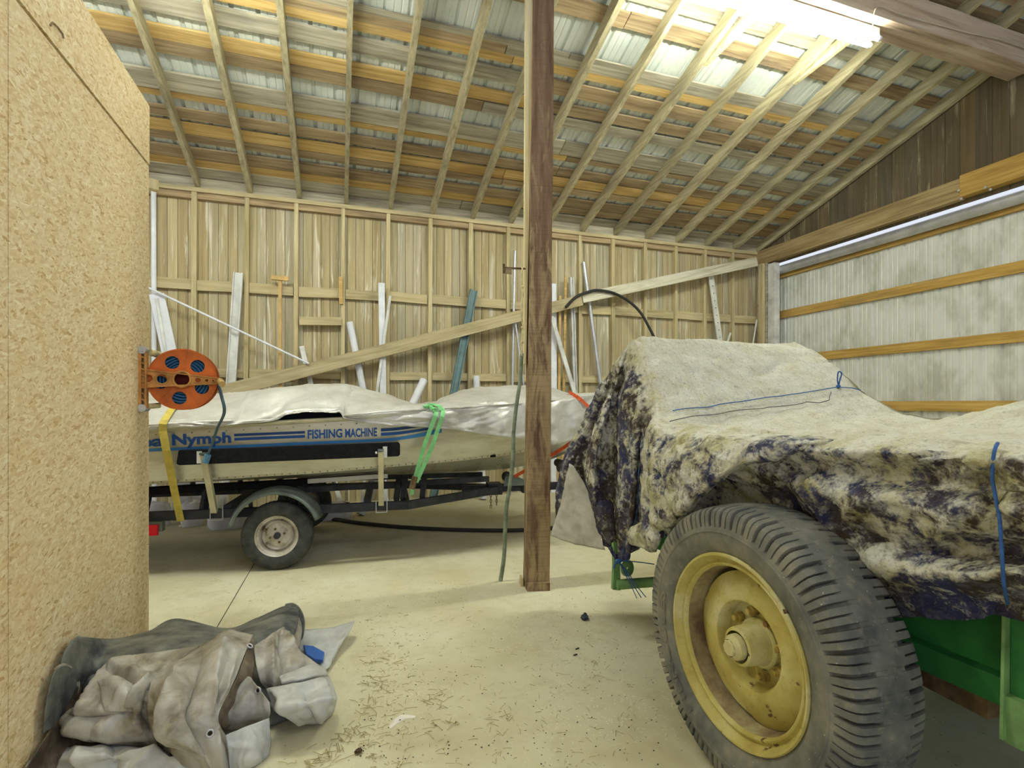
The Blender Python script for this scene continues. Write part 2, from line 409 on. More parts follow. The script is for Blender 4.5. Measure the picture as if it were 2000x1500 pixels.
part('knee_brace', MB().bar((stud_x(5)+.12, 4.3, roof_z(4.3)+.05), (stud_x(5)+.16, 3.5, 5.3), .05, .11), W_PO, ceiling)
pts = [Vector((4.95+.1*i, 3.6+.012*math.sin(i*1.3), 5.40-.035*i+.05*math.sin(i*.9))) for i in range(3)]
pts = [atY(u,v,3.612) for u,v in ((1705,55),(1709,20),(1722,13),(1760,28),(1830,48),(1900,66),(1960,80),(2040,108))]
mb = MB().tube([cr(pts, t*.2) for t in range(36)], .006, 6); solo('cable', mb, M_CABLE, 'thin pale cable drooping along the face of the hewn beam', 'cable', smooth=60)

# right wall: gable boards, header, sliding door
mb = MB(); yy = 9.; w = .17; yi = math.floor(-1.2/w)
while yi*w < 7.7:
    ya, yb = yi*w, (yi+1)*w; d = random.uniform(0,.006)
    zt0, zt1 = roof_z(ya)+.13, roof_z(yb)+.13
    mb.add([(7.42+d,ya+.002,3.9),(7.42+d,yb-.002,3.9),(7.42+d,yb-.002,zt1),(7.42+d,ya+.002,zt0),(7.45,ya+.002,3.9),(7.45,yb-.002,3.9),(7.45,yb-.002,zt1),(7.45,ya+.002,zt0)],
           [(0,1,2,3),(7,6,5,4),(1,0,4,5),(3,2,6,7),(0,3,7,4),(2,1,5,6)]); yi += 1
wall_right = struct('wall_right', mb, M_GABLE)
part('header', MB().box((7.3,4.35,3.93),(7.415,7.72,4.19)), W_HEAD, wall_right, bevel=.006)
part('header', MB().box((7.285,-1.2,3.95),(7.415,4.348,4.22)), W_DGIRT, wall_right, bevel=.006)
for u,v in ((1873,372),(1878,388),(1925,366),(1935,370)):
    p = atX(u,v,7.284); part('bolt', MB().tube([p,p+Vector((-.008,0,0))],.016,10), M_STEEL, wall_right, smooth=40)
part('corner_post', MB().box((7.3,7.42,0),(7.415,7.64,3.929)), W_PG, wall_right)
part('corner_post', MB().bar((7.27,7.5,0),(7.25,7.48,3.92),.055,.1,(0,1,0)), W_STUD, wall_right)
part('door_jamb', MB().box((7.315,7.25,0),(7.43,7.40,3.9)), M_WHITEPAINT, wall_right, bevel=.004)
mb = MB(); prof = []; y = -1.2
while y < 7.8:
    for dx, dd in ((0,0),(.012,.02),(.03,.02),(.042,0),(.1,0),(.105,.004),(.115,.004),(.12,0),(.17,0),(.175,.004),(.185,.004),(.19,0)): prof.append((y+dx, dd))
    y += .2286
mb.grid([[Vector((7.60+d,yv,z)) for yv, d in prof] for z in (.05,3.86)]); door = struct('door_1', mb, M_DOOR)
for zc in (3.0,2.185,1.365,.55): part('girt', MB().box((7.552,-1.2,zc-.068),(7.597,7.62,zc+.068)), W_DGIRT, door, bevel=.004)
part('girt', MB().box((7.552,-1.2,3.66),(7.597,7.62,3.80)), W_DGIRT, door)
mb = MB().tube([(7.50,-1.2,3.79),(7.50,7.34,3.79)], .075, 24); tag(part('door_track', mb, M_STEEL, wall_right, smooth=40), 'round galvanised door track')

# left partition of strand board
wl = struct('wall_left', MB().box((-1.105,2.272,0),(-1.09,3.68,2.836)), M_OSB)
part('sheet', MB().box((-1.105,1.05,0),(-1.09,2.266,2.836)), M_OSB, wl)
part('sheet', MB().box((-1.105,-.5,0),(-1.09,1.044,2.836)), M_OSB, wl)
part('sheet', MB().box((-1.105,-.5,2.848),(-1.086,3.68,3.2)), M_OSB, wl)
part('framing', MB().box((-1.22,-.5,0),(-1.106,3.665,3.19)), W_STUD, wl)
part('end_sheet', MB().box((-4.5,3.666,0),(-1.106,3.68,3.2)), M_OSB, wl)
part('block', MB().bar((-1.14,3.69,2.74),(-1.06,3.735,2.74),.05,.06,(0,0,1)), W_PALE, wl)
pts = [atX(u,v,-1.084) for u,v in ((98,50),(103,44),(112,52),(122,66),(124,75))]
part('stain_chip', MB().tube(pts, .004, 6), W_PB, wl)

# ------------------------------------------------------------------ lamps
def emit(name, col, st):
    m = bpy.data.materials.new(name); m.use_nodes = True; t = m.node_tree; t.nodes.clear()
    e = t.nodes.new('ShaderNodeEmission'); o = t.nodes.new('ShaderNodeOutputMaterial'); e.inputs[0].default_value = sr(col); e.inputs[1].default_value = st
    t.links.new(e.outputs[0], o.inputs[0]); return m
TUBE = emit('fluorescent_glow', (250,255,240), LAMP); TUBE2 = emit('fill_lamp_glow', (250,255,240), LAMP*.4)
def lamp(x0, x1, y, z, label, axis=0, glow=None, name='fluorescent_lamp'):
    P = (lambda a, b, c: Vector((a, y+b, c))) if axis == 0 else (lambda a, b, c: Vector((y+b, a, c)))
    t = thing(name, P((x0+x1)/2, 0, z), label, 'lamp')
    A = P(x0,-.055,z+.045); B = P(x1,.055,z+.12)
    mb = MB().box([min(a,b) for a,b in zip(A,B)], [max(a,b) for a,b in zip(A,B)])
    part('housing', mb, M_WHITEPAINT, t, bevel=.006)
    for b in (-.05,.05):
        tb = part('tube', MB().tube([P(x0+.03+(x1-x0-.06)*i,b,z+.005) for i in range(2)], .019, 8), glow or TUBE, t, smooth=60)
        for xx in (x0+.012, x1-.012): part('lamp_holder', MB().tube([P(xx-.014,b,z+.012), P(xx+.014,b,z+.012)], .026, 10), M_WHITE, t, smooth=40)
    return t
lamp(2.62, 5.07, 3.77, 4.99, 'fluorescent lamp glowing under the hewn beam at top right')
lamp(-2.6, -.15, 3.77, 4.6, 'fluorescent lamp hanging under the left part of the hewn beam')
if LAMP2: lamp(.2, 2.65, -2.4, 5.4, 'unseen fluorescent fill lamp added behind the camera', 0, TUBE2, 'fill_lamp')  # unseen fill lamp, added to stand in for the barn's other lighting
w = bpy.data.worlds.new('World'); sc.world = w; w.use_nodes = True
w.node_tree.nodes['Background'].inputs[0].default_value = sr((236,242,255)); w.node_tree.nodes['Background'].inputs[1].default_value = WORLD

# ------------------------------------------------------------------ the post and what leans on it
mb = MB(); c = Vector((1.442,3.735,0)); a = math.radians(-13)
ex = Vector((math.cos(a),math.sin(a),0)); ey = Vector((-math.sin(a),math.cos(a),0))
G = []
for i in range(61):
    z = 5.095*i/60; ring = []
    wx = .178 - .026*(z/5.13)
    sh = .052*(z/5.13)
    for (px,py) in ((-1,-1),(-.4,-1),(.3,-1),(1,-1),(1,1),(-1,1),(-1,-1)):
        e = .004*fbm((px*3+z*1.7,py*2,z*3),3)
        ring.append(c + ex*(px*wx/2+sh+e) + ey*(py*.095+e) + Vector((0,0,z)))
    G.append(ring)
mb.grid(G, flip=True)
post = thing('timber_post', (1.43,3.735,0), 'rough brown timber post standing in the middle of the barn', 'post')
part('post', mb, W_POST, post, smooth=35)
mb = MB().bar(c-ex*.088+ey*.02+Vector((0,0,1.7)), c-ex*.048+ey*.0+Vector((0,0,5.0)), .014, .09, tuple(ey), w1=.07, h1=.09)
part('side_board', mb, W_PALE, post)
mb = MB().bar(c-ex*.086-ey*.112+Vector((0,0,.03)), c+ex*.086-ey*.112+Vector((0,0,.03)), .03, .06); part('base_block', mb, W_POST, post)
mb = MB().bar(c-ex*.112-ey*.02+Vector((0,0,.03)), c-ex*.112+ey*.08+Vector((0,0,.03)), .02, .06); part('base_block', mb, W_STUD, post)
# ------------------------------------------------------------------ long things leaning on the back wall
M_TEAL = plain('grey_green_vinyl', (112,140,140), .5, 0, .12)
M_TAN = plain('bare_softwood', (206,172,110), .7, 0, .15)
M_POLE = plain('lichen_pole', (136,146,122), .85, 0, .22, 14)
M_HOSE = plain('black_hose', (52,52,50), .55, 0, .2)
M_PERF = plain('chalky_white', (226,226,214), .7, 0, .1)
_a = atY(427,767,7.455); _b = atY(1139,586,7.455); _sl = -math.atan2(_b.z-_a.z, _b.x-_a.x)
W_LONG = wood('long_board', [(164,148,110),(190,175,136),(206,194,158)], 0, .03, blot=(150,138,106), rot=(0,_sl,0))
W_LONGW = wood('limed_board', [(186,178,150),(214,208,182),(232,228,208)], 0, .03, blot=(172,164,136), rot=(0,_sl,0))
def lean(u0, v0, u1, v1, y0, y1, zmin=0.):
    """top pixel on plane y0, lower pixel on plane y1, carried on down to the floor"""
    a = atY(u0,v0,y0); b = atY(u1,v1,y1); k = (a.z-zmin)/(a.z-b.z); return a, a + (b-a)*k
def wpx(w, p): return w * (p.x*S + p.y*C) / F
def lbar(name, t, wp, th, m, label, cat, y0=7.6, y1=7.58, group=None, lip=0):
    a, b = lean(*t, y0, y1); w = wpx(wp, a)
    mb = MB().bar(a, b, w, th, (0,1,0))
    if lip:
        d = (b-a).normalized(); sx = d.cross(Vector((0,1,0))).normalized()
        for q in (-1,1): mb.bar(a+sx*q*(w/2-.008)+Vector((0,-th*.8,0)), b+sx*q*(w/2-.008)+Vector((0,-th*.8,0)), .016, th*1.6, (0,1,0))
    return solo(name, mb, m, label, cat, group, bevel=.003)
def lpipe(name, t, rp, m, label, cat, y0=7.6, y1=7.58, hollow=False):
    a, b = lean(*t, y0, y1); r = wpx(rp, a)/2
    b = b + Vector((0,0,r*.2))
    mb = MB().tube([a,(a+b)/2,b], r, 16, caps=not hollow)
    if hollow:
        d = (b-a).normalized(); mb.tube([a+d*.001,a+d*.12], r*.86, 16); mb.tube([a,a+d*.004], r*.9, 16)
    return solo(name, mb, m, label, cat, smooth=50)
lbar('white_board', (466,533,452,745), 17, .03, M_WHITEPAINT, 'white grooved board leaning left of the wooden push tool', 'board', lip=1)
a, b = lean(547,548,547,745,7.58,7.5)
t = thing('floor_squeegee', (b.x,b.y,0), 'wooden T-shaped pusher with its crossbar up against the wall girt', 'tool')
part('handle', MB().bar(a,b,.04,.035,(0,1,0)), M_TAN, t)
part('crossbar', MB().bar(atY(530,542,7.56),atY(564,545,7.56),.05,.055,(0,0,1)), M_TAN, t)
lpipe('white_pipe', (683,629,708,755), 13, M_WHITE, 'white plastic pipe leaning beside the diagonal board, left of the white square post', 'pipe', 7.592, 7.592)
lbar('white_post', (745,553,748,767), 12, .04, M_WHITE, 'white square plastic post standing upright between two studs', 'post', 7.525, 7.525)
lbar('white_strip', (762,578,736,765), 5, .012, M_WHITEPAINT, 'thin white strip crossing in front of the white square post', 'strip', 7.485, 7.485)
lbar('white_offcut', (589,676,606,745), 9, .02, M_WHITEPAINT, 'short white offcut leaning just above the low end of the diagonal board', 'board')
lbar('vinyl_channel', (925,567,888,757), 15, .03, M_TEAL, 'grey-green vinyl channel leaning behind the diagonal board', 'channel', 7.58, 7.5, lip=1)
lpipe('fat_white_pipe', (828,742,807,787), 15, M_WHITE, 'fat white pipe with open top leaning over the boat between the two tarp humps', 'pipe', 7.3, 7.2, True)
lpipe('stub_pipe', (930,735,931,752), 13, M_WHITE, 'short white pipe top showing just above the front tarp hump', 'pipe', 7.58, 7.56)
lpipe('steel_rod', (1006,490,1001,748), 5, M_STEEL, 'tall thin grey metal tube standing left of the timber post', 'pole', 7.57, 7.56)
lpipe('short_rod', (1007,632,1016,700), 4, M_STEEL, 'shorter thin metal rod leaning beside the tall tube left of the post', 'pole', 7.50, 7.495)
lbar('wide_white_board', (1080,554,1081,760), 13, .03, M_WHITE, 'wide white board standing upright just right of the timber post', 'board')
lbar('leaning_white_strip', (1077,618,1119,757), 8, .03, M_WHITEPAINT, 'white strip leaning away from the post under the diagonal board', 'strip', 7.49, 7.488)
lbar('wood_strip', (1094,578,1092,757), 5, .02, M_TAN, 'thin wooden strip nearest the wide white board', 'strip', 7.555, 7.545)
lbar('wood_strip', (1105,540,1101,757), 5, .02, W_PO, 'tall thin wooden strip between white board and white channel', 'strip', 7.6, 7.56)
lbar('white_channel', (1115,542,1122,755), 8, .03, M_WHITEPAINT, 'tall white channel standing right of the thin wooden strips', 'channel', 7.6, 7.6, lip=1)
lpipe('grey_pipe', (1140,512,1174,757), 7, M_STEEL, 'slim grey pipe leaning, top above the diagonal board', 'pipe')
a, b = lean(1388,537,1405,658,7.56,7.5)
mb = MB().bar(a,b,.105,.02,(0,1,0)); d = (b-a).normalized()
o = thing('perforated_strip', (b.x,b.y,0), 'white perforated strip leaning below the right end of the diagonal board', 'strip')
part('strip', mb, M_PERF, o)
for i in range(9):
    p = a + d*(.07+.13*i) + Vector((0,-.0105,0)); part('hole', MB().tube([p, p+Vector((0,-.003,0))], .009, 8), M_DARKGAP, o)
lbar('short_strip', (1427,650,1423,662), 4, .012, M_PERF, 'small pale stick end showing right of the perforated strip', 'strip')
lpipe('pale_rod', (1478,625,1472,662), 3, M_PERF, 'thin pale rod leaning in the far corner of the barn', 'pole', 7.5, 7.44)
lpipe('white_downpipe', (300,357,301,690), 9, M_WHITE, 'tall white downpipe beside the strand board partition', 'pipe', 7.60, 7.60)
lbar('white_sheet', (306,574,330,685), 26, .02, M_WHITE, 'wide white sheet leaning behind the reel beside the downpipe', 'sheet', 7.56, 7.50)
lbar('white_edge_strip', (306,583,323,683), 5, .02, M_WHITEPAINT, 'narrow white strip along the edge of the wide white sheet', 'strip', 7.525, 7.465)
pA = atY(290,562,7.50); pB = atY(603,710,7.40)
solo('white_rod', MB().tube([pA,pB], .014, 10), M_WHITE, 'long thin white rod slanting down across the left wall bays', 'rod', smooth=60)
# white foam box behind the reel on a rough shelf of the far side
p = atY(335,683,7.16); q = atY(369,681,7.16)
mb = MB().box((p.x,7.16,0),(q.x,7.27,p.z)); o = solo('white_cabinet', mb, M_WHITE, 'white box with a flat top just behind the orange reel', 'box', bevel=.01)
# the long diagonal boards on the studs
def dboard(u0,v0,u1,v1,h,m,label,y=7.455,th=.036):
    a = atY(u0,v0,y); b = atY(u1,v1,y)
    solo('diagonal_board', MB().bar(a,b,th,h,(0,0,1)), m, label, 'board', bevel=.004)
dboard(427,767,1136,586,.172,W_LONG,'tan lower board of the long diagonal across the back wall')
dboard(1137,582,1478,511,.165,W_LONGW,'whitish upper board of the long diagonal, ending at the door corner', 7.455)
# black pipe bent over the boards
pts = [atY(u,v,7.40) for u,v in ((1105,600),(1125,580),(1150,570),(1170,567),(1200,573),(1230,590),(1252,612),(1268,640),(1280,665),(1290,700))]
pts += [Vector((pts[-1].x+.1,7.38,1.2)), Vector((pts[-1].x+.12,7.36,.03))]
solo('black_pipe', MB().tube([cr(pts,t*.2) for t in range(56)], .022, 10), M_HOSE, 'black plastic pipe bent in an arc over the diagonal board', 'pipe', smooth=60)
# pole against the post, bracket and rope on the post
pa = atZ(978,1135,.0); pb = atY(1019,690,3.66)
pts = [pa + (pb-pa)*(i/9) + Vector((.008*math.sin(i*1.7),.004*math.cos(i*2.1),.004 if i == 0 else 0)) for i in range(10)]
solo('leaning_pole', MB().tube([cr(pts,t*.25) for t in range(37)], [.017-.003*t/36 for t in range(37)], 10), M_POLE, 'grey-green wooden pole leaning against the timber post', 'pole', smooth=60)
M_ROPE = plain('pale_rope', (214,200,150), .9, 0, .2, 30); M_RUST = plain('rusty_iron', (120,98,72), .8, .2, .35, 20)
t = thing('post_bracket', atY(1020,525,3.70), 'old dusty iron bracket arm sticking out left of the timber post', 'bracket')
pa = atY(984,523,3.66); pb = atY(1026,525,3.70)
part('arm', MB().bar(pa,pb,.012,.012), M_RUST, t)
part('crosspiece', MB().bar(pa+Vector((0,0,.028)),pa-Vector((0,0,.04)),.014,.014,(0,1,0)), M_RUST, t)
part('crosspiece', MB().bar(pa+Vector((.012,0,-.022)),pa+Vector((.06,0,-.022)),.012,.04), W_PB, t)
pts = [atY(u,v,3.635) for u,v in ((1020,522),(1018,545),(1021,575),(1019,610),(1021,645),(1019,672),(1020,695))]
mb = MB().tube([cr(pts,i*.15)+Vector((.003*math.sin(i*1.1),.003*math.cos(i*1.1),0)) for i in range(41)], .006, 7)
for vv in (560,640,668): p = atY(1020,vv,3.635); mb.sphere(p,.012,6)
solo('hanging_rope', mb, M_ROPE, 'pale knotted rope hanging down the left edge of the timber post', 'rope', smooth=60)

# ------------------------------------------------------------------ cord reel on the partition
M_ORANGE = plain('orange_plastic', (214,112,48), .55, 0, .18, 8); M_ORANGED = plain('dusty_orange', (206,148,84), .7, 0, .22, 12)
M_RED = plain('dark_red_hub', (120,40,34), .7, 0, .2); M_AIR = plain('blue_air_hose', (40,92,138), .5, 0, .15, 20); M_AIRG = plain('dusty_blue_hose', (92,116,130), .6, 0, .15, 20)
RC = atY(357,741,3.56); RR = .178
t = thing('hose_reel', RC, 'orange plastic hose reel mounted on the end of the strand board partition', 'reel')
ax = Vector((.05,-1,0)).normalized(); axx = Vector((1,.05,0)).normalized(); axz = Vector((0,0,1))
def rp(x, z, d=0): return RC + axx*x + axz*z + ax*d
HO = [(.112*math.cos(math.radians(a)), .112*math.sin(math.radians(a))) for a in (118,46,-26,-98,-170)]
def disc(d0, d1):
    """flange with five round windows"""
    mb = MB(); n = 100; hr = .0375
    def inside(x,z):
        r = math.hypot(x,z)
        return r
    for s_ in (d0,d1):
        vs = []; fs = []
    # radial-angular net, windows as true circles: five sectors, each a ring between its window and its sector outline
    for q in range(5):
        a0 = math.radians(82 - 72*q); a1 = a0 + math.radians(72); hx, hz = HO[q]
        out = []; m = 40
        for i in range(14): a = a0 + (a1-a0)*i/13; out.append((RR*math.cos(a), RR*math.sin(a)))
        for i in range(1,8): r = RR + (.05-RR)*i/7; out.append((r*math.cos(a1), r*math.sin(a1)))
        for i in range(1,8): a = a1 + (a0-a1)*i/7; out.append((.05*math.cos(a), .05*math.sin(a)))
        for i in range(1,7): r = .05 + (RR-.05)*i/7; out.append((r*math.cos(a0), r*math.sin(a0)))
        N = len(out); win = []
        for (x,z) in out:
            a = math.atan2(z-hz, x-hx); win.append((hx+hr*math.cos(a), hz+hr*math.sin(a)))
        vs = [rp(x,z,d1) for x,z in out] + [rp(x,z,d1) for x,z in win] + [rp(x,z,d0) for x,z in out] + [rp(x,z,d0) for x,z in win]
        fs = []
        for i in range(N):
            j = (i+1) % N
            fs += [(i,j,N+j,N+i),(2*N+j,2*N+i,3*N+i,3*N+j),(N+i,N+j,3*N+j,3*N+i),(j,i,2*N+i,2*N+j)]
        mb.add(vs, fs)
        for a in (a0,): mb.bar(rp(.05*math.cos(a),.05*math.sin(a),d1+.001), rp(RR*math.cos(a),RR*math.sin(a),d1+.001), .004, .004, tuple(ax))
    return mb
part('flange', disc(.0,.006), M_ORANGE, t); part('flange', disc(-.1,-.094), M_ORANGE, t)
mb = MB().lathe([(RR-.002,-.0),(RR+.004,-.0),(RR+.004,.009),(RR-.004,.009)], RC, ax, 72, closed=True); mb.lathe([(RR-.002,-.1),(RR+.004,-.1),(RR+.004,-.084),(RR-.004,-.084)], RC, ax, 72, closed=True); part('rim', mb, M_ORANGE, t, smooth=40)
mb = MB().lathe([(0,-.06),(.05,-.06),(.05,0)], RC, ax, 32); part('drum', mb, M_RED, t, smooth=40)
mb = MB()
for layer in range(6):
    for row in range(5):
        r = .068 + .0165*layer; d = -.012 - .018*row
        mb.tube([rp(r*math.cos(2*pi*i/40), r*math.sin(2*pi*i/40)*(1+.02*math.sin(i+layer)), d+.006*math.sin(2*pi*i/40+layer)) for i in range(40)], .0085, 6, closed=True)
part('coiled_hose', mb, M_AIR, t, smooth=60)
# arm with hub ring and lightening holes
mb = MB()
def plate(outline, holes, d0, d1):
    for (x0,z0),(x1,z1) in zip(outline, outline[1:]+outline[:1]): mb.bar(rp(x0,z0,(d0+d1)/2), rp(x1,z1,(d0+d1)/2), .007, d1-d0+.012, tuple(ax))
OUT = [(-.2,.055),(.2,.008),(.2,-.022),(-.2,-.05)]
plate(OUT, None, .016, .024)
# web plate strips around the holes
xs = [-.2+.4*i/80 for i in range(81)]; holes = [(-.168,.002,.026),(-.1,.0,.03),(0,0,.045),(.083,-.005,.018),(.128,-.006,.013),(.163,-.007,.009)]
for i in range(80):
    xa, xb = xs[i], xs[i+1]; xm = (xa+xb)/2; tt = (xm+.2)/.4; zt = .055-.047*tt; zb = -.05+.028*tt
    hz = None
    for hx,hzc,hr in holes:
        if abs(xm-hx) < hr: hz = (hzc, math.sqrt(hr*hr-(xm-hx)**2))
    segs = [(zb,zt)] if hz is None else [(zb,hz[0]-hz[1]),(hz[0]+hz[1],zt)]
    for z0,z1 in segs:
        if z1 > z0: mb.add([rp(xa,z0,.018),rp(xb,z0,.018),rp(xb,z1,.018),rp(xa,z1,.018),rp(xa,z0,.023),rp(xb,z0,.023),rp(xb,z1,.023),rp(xa,z1,.023)],[(0,1,2,3),(7,6,5,4),(0,4,5,1),(3,2,6,7)])
for hx,hzc,hr in holes:
    ring = [rp(hx+hr*math.cos(2*pi*i/28), hzc+hr*math.sin(2*pi*i/28), .024) for i in range(28)]; mb.tube(ring, .0045 if hr < .04 else .007, 6, closed=True)
part('arm', mb, M_ORANGED, t, smooth=30)
# wall bracket
mb = MB()
bx = -.205
mb.bar(rp(bx,.15,.02), rp(bx,-.17,.02), .014, .05, tuple(ax)); mb.bar(rp(bx+.028,.15,.02), rp(bx+.028,-.17,.02), .008, .04, tuple(ax))
for i in range(9):
    z = .13-.035*i; mb.bar(rp(bx-.004,z,.02), rp(bx+.03,z-.012,.02), .008, .03, tuple(ax))
part('bracket', mb, M_ORANGED, t)
for z in (.165,-.17):
    mb = MB().tube([rp(bx+.01,z,-.05), rp(bx+.01,z,.05)], .022, 14); mb.tube([rp(bx+.01,z,.05), rp(bx+.01,z,.058)], .012, 6); part('bolt', mb, M_STEEL, t, smooth=40)
part('guide_roller', MB().tube([rp(bx+.04,.155,.0), rp(bx+.12,.135,-.12)], .02, 14), M_ROPE, t, smooth=40)
part('guide_roller', MB().tube([rp(bx+.03,-.16,.0), rp(bx+.075,-.155,-.05)], .016, 14), M_ROPE, t, smooth=40)
part('handle', MB().tube([rp(.2,-.008,.03), rp(.205,-.01,.06), rp(.225,-.03,.13)], .018, 14), M_TAN, t, smooth=40)
part('handle_bolt', MB().tube([rp(.2,-.006,.02), rp(.2,-.006,.05)], .013, 8), M_STEEL, t, smooth=40)
# ------------------------------------------------------------------ boat on its trailer
BA = math.radians(5); BCA, BSA = math.cos(BA), math.sin(BA); BO = Vector((-.5,5.55,0))
def P(a, b, z): return Vector((BO.x + a*BCA + b*BSA, BO.y - a*BSA + b*BCA, z))
def bl(u, v, b):
    d = ray(u, v); k = (b + BO.x*BSA + BO.y*BCA) / (d[0]*BSA + d[1]*BCA); return P(*[((d[0]*k-BO.x)*BCA-(d[1]*k-BO.y)*BSA), b, H+d[2]*k])
BX = P(1,0,0)-P(0,0,0); BY = P(0,1,0)-P(0,0,0); UP = Vector((0,0,1))
M_ALU = None
k = NT('weathered_aluminium', .36, .6, .5); n = k.noise(k.co((1,1,5), rnd=False), 2., 6, .65); n2 = k.noise(k.co(rnd=False), 7, 5)
c = k.ramp(n, [(.3,(192,188,170)),(.5,(212,210,196)),(.72,(226,226,216))]); c = k.mix(k.math('MULTIPLY', k.step(n2,.55,.75), .25), c, (160,152,124)); k.col(c); M_ALU = k.mat
M_KEEL = plain('dull_aluminium', (150,146,124), .5, .4, .2)
M_BLUE = plain('blue_vinyl', (44,92,166), .4, 0, .08); M_NAVY = plain('navy_vinyl', (40,74,136), .4, 0, .08); M_SKY = plain('light_blue_vinyl', (70,138,204), .4, 0, .08)
M_CARPET = plain('black_carpet', (34,34,36), .95, 0, .25, 30, .1)
M_FRAME = plain('black_trailer_paint', (58,60,66), .5, 0, .3, 9)
M_CREAM = plain('cream_post', (216,208,172), .5, 0, .12)
M_RUBBER = plain('trailer_tyre', (74,76,72), .85, 0, .3, 14)
M_GALV = plain('galvanised_fender', (126,138,134), .4, .6, .2, 7)
M_WHEELP = None
k = NT('worn_wheel_paint', .6, .3, .4); n = k.noise(k.co(), 9, 6, .7); k.col(k.ramp(n, [(.3,(104,80,58)),(.4,(186,178,162)),(.6,(222,216,204))])); M_WHEELP = k.mat
k = NT('silver_tarp', .36, .25, .5); n = k.noise(k.co(rnd=False), 5, 6, .65); n2 = k.noise(k.co((1,1,1), rnd=False), 26, 4, .6)
k.col(k.ramp(n, [(.3,(196,194,186)),(.55,(216,215,209)),(.75,(228,228,224))])); k.bump(n2, .4, .01); M_SILVER = k.mat

def gB(a): return .90 if a < .8 else .90*(1-((a-.8)/2.62)**2.3) if a < 3.42 else 0
def cB(a): return .77 if a < .6 else .77*(1-((a-.6)/2.5)**1.9) if a < 3.1 else 0
def gZ(a): return ip([-2.2,-.8,.67,1.6,2.6,3.45],[1.14,1.20,1.272,1.32,1.38,1.46],a)
def cZ(a): return smooth_ip([-2.2,-.87,.35,.9,1.75,2.34,3.1,3.45],[.72,.756,.80,.832,.868,.915,1.08,1.3],a)
def kZ(a): return smooth_ip([-2.2,0,1.6,2.25,2.8,3.2,3.45],[.66,.665,.675,.695,.80,1.02,1.3],a)
def side(a, z, out=0.):
    t = (z-cZ(a))/(gZ(a)-cZ(a)); tt = max(0,min(1,t)); b = cB(a)+(gB(a)-cB(a))*tt + .035*math.sin(pi*tt)*min(1,gB(a)/.5)
    return P(a, -(b+out), z)
AS = [-2.2 + 5.62*i/70 for i in range(71)]
boat = thing('boat', P(0,0,.62), 'aluminium fishing boat with blue stripes sitting on the trailer', 'boat')
mb = MB(); G = []
for a in AS:
    r = []
    for i in range(9): r.append(P(a, -cB(a)*(i/8), kZ(a)+(cZ(a)-kZ(a))*((i/8)**1.15)))
    near = r[1:]; row = [r[0]] + near + [P(a, -(cB(a)+.006+ (0.01 if cB(a) > .02 else 0)), cZ(a)+.012)]
    for i in range(1,15): row.append(side(a, cZ(a)+.03+(gZ(a)-cZ(a)-.03)*i/14, .008*math.sin(pi*min(1,max(0,(i-4)/2.))) if 4 < i < 6 else 0))
    G.append(row)
mb.grid(G)
def mir(p): q = p-BO; b = q.x*BSA+q.y*BCA; return p - BY*(2*b)
mb.grid([[mir(p) for p in r] for r in G], flip=True)
tr = G[0]; mb.add([p for p in tr]+[mir(p) for p in reversed(tr)], [tuple(range(2*len(tr)))])
part('hull', mb, M_ALU, boat, smooth=35)
mb = MB()
for s_ in (1,-1):
    gl = [side(a, gZ(a), .012) for a in AS if a < 3.38]; cl = [P(a,-(cB(a)+.012),cZ(a)+.018) for a in AS if a < 3.0]
    if s_ < 0: gl = [mir(p) for p in gl]; cl = [mir(p) for p in cl]
    mb.tube(gl, .019, 8); mb.ribbon(cl, .03, .014, (0,0,1))
part('rub_rail', mb, plain('bright_rail',(214,208,176),.45,.3,.1), boat, smooth=40)
mb = MB()
for i in range(76):
    a = -1.5+.06*i
    if cB(a) > .05: mb.sphere(P(a,-(cB(a)+.02),cZ(a)+.014), .006, 4)
for i in range(22): mb.sphere(side(-1.4+.125*i, gZ(-1.4+.125*i)-.045, .002), .006, 4)
for q in range(5):
    for i in range(12):
        a = 1.2+.22*q; t_ = .15+.06*i; mb.sphere(P(a+.02*(i%2), -cB(a)*t_*1.0, kZ(a)+(cZ(a)-kZ(a))*(t_**1.15)-.002), .005, 4)
tag(part('rivets', mb, M_KEEL, boat), kind='stuff')
part('seat', MB().box((0,0,0),(0,0,0)) if 0 else MB().prism([P(.02,-.74,1.0),P(.72,-.74,1.0),P(.70,-.74,1.345),P(.05,-.74,1.33)], BY*.5), plain('navy_seat',(30,34,52),.6), boat)
part('deck', MB().prism([P(-2.15,-.7,.84),P(2.0,-.55,.88),P(2.0,.55,.88),P(-2.15,.7,.84)], UP*.02), M_CARPET, boat)
# stripes and lettering on the side
def band(f0, f1, a0, a1, n=40, off=.004):
    mb = MB(); mb.grid([[side(a, f(a), off) for f in (f0, (lambda a: (f0(a)+f1(a))/2), f1)] for a in [a0+(a1-a0)*i/n for i in range(n+1)]], flip=True); return mb
L = lambda a0,z0,a1,z1: (lambda a: z0+(z1-z0)*(a-a0)/(a1-a0))
bz = L(-.825,1.05,.9,1.098)
def rise(a): return .048*max(0,(a-.95)/.45)**1.7
part('stripe', band(lambda a: bz(a)-.026, lambda a: bz(a)-.002+rise(a)*.3, -2.1, .93), M_SKY, boat)
part('stripe', band(lambda a: bz(a)-.026+rise(a)*.9, lambda a: bz(a)-.002+rise(a)*1.25, .93, 1.45), M_SKY, boat)
t1 = L(-.22,1.100,.315,1.116); t2 = L(-.22,1.135,.315,1.151)
part('stripe', band(t1, lambda a: t1(a)+.023, -.22, .315), M_BLUE, boat); part('stripe', band(t2, lambda a: t2(a)+.021, -.22, .315), M_NAVY, boat)
t3 = L(.925,1.122,1.3,1.130); t4 = L(.925,1.160,1.3,1.168)
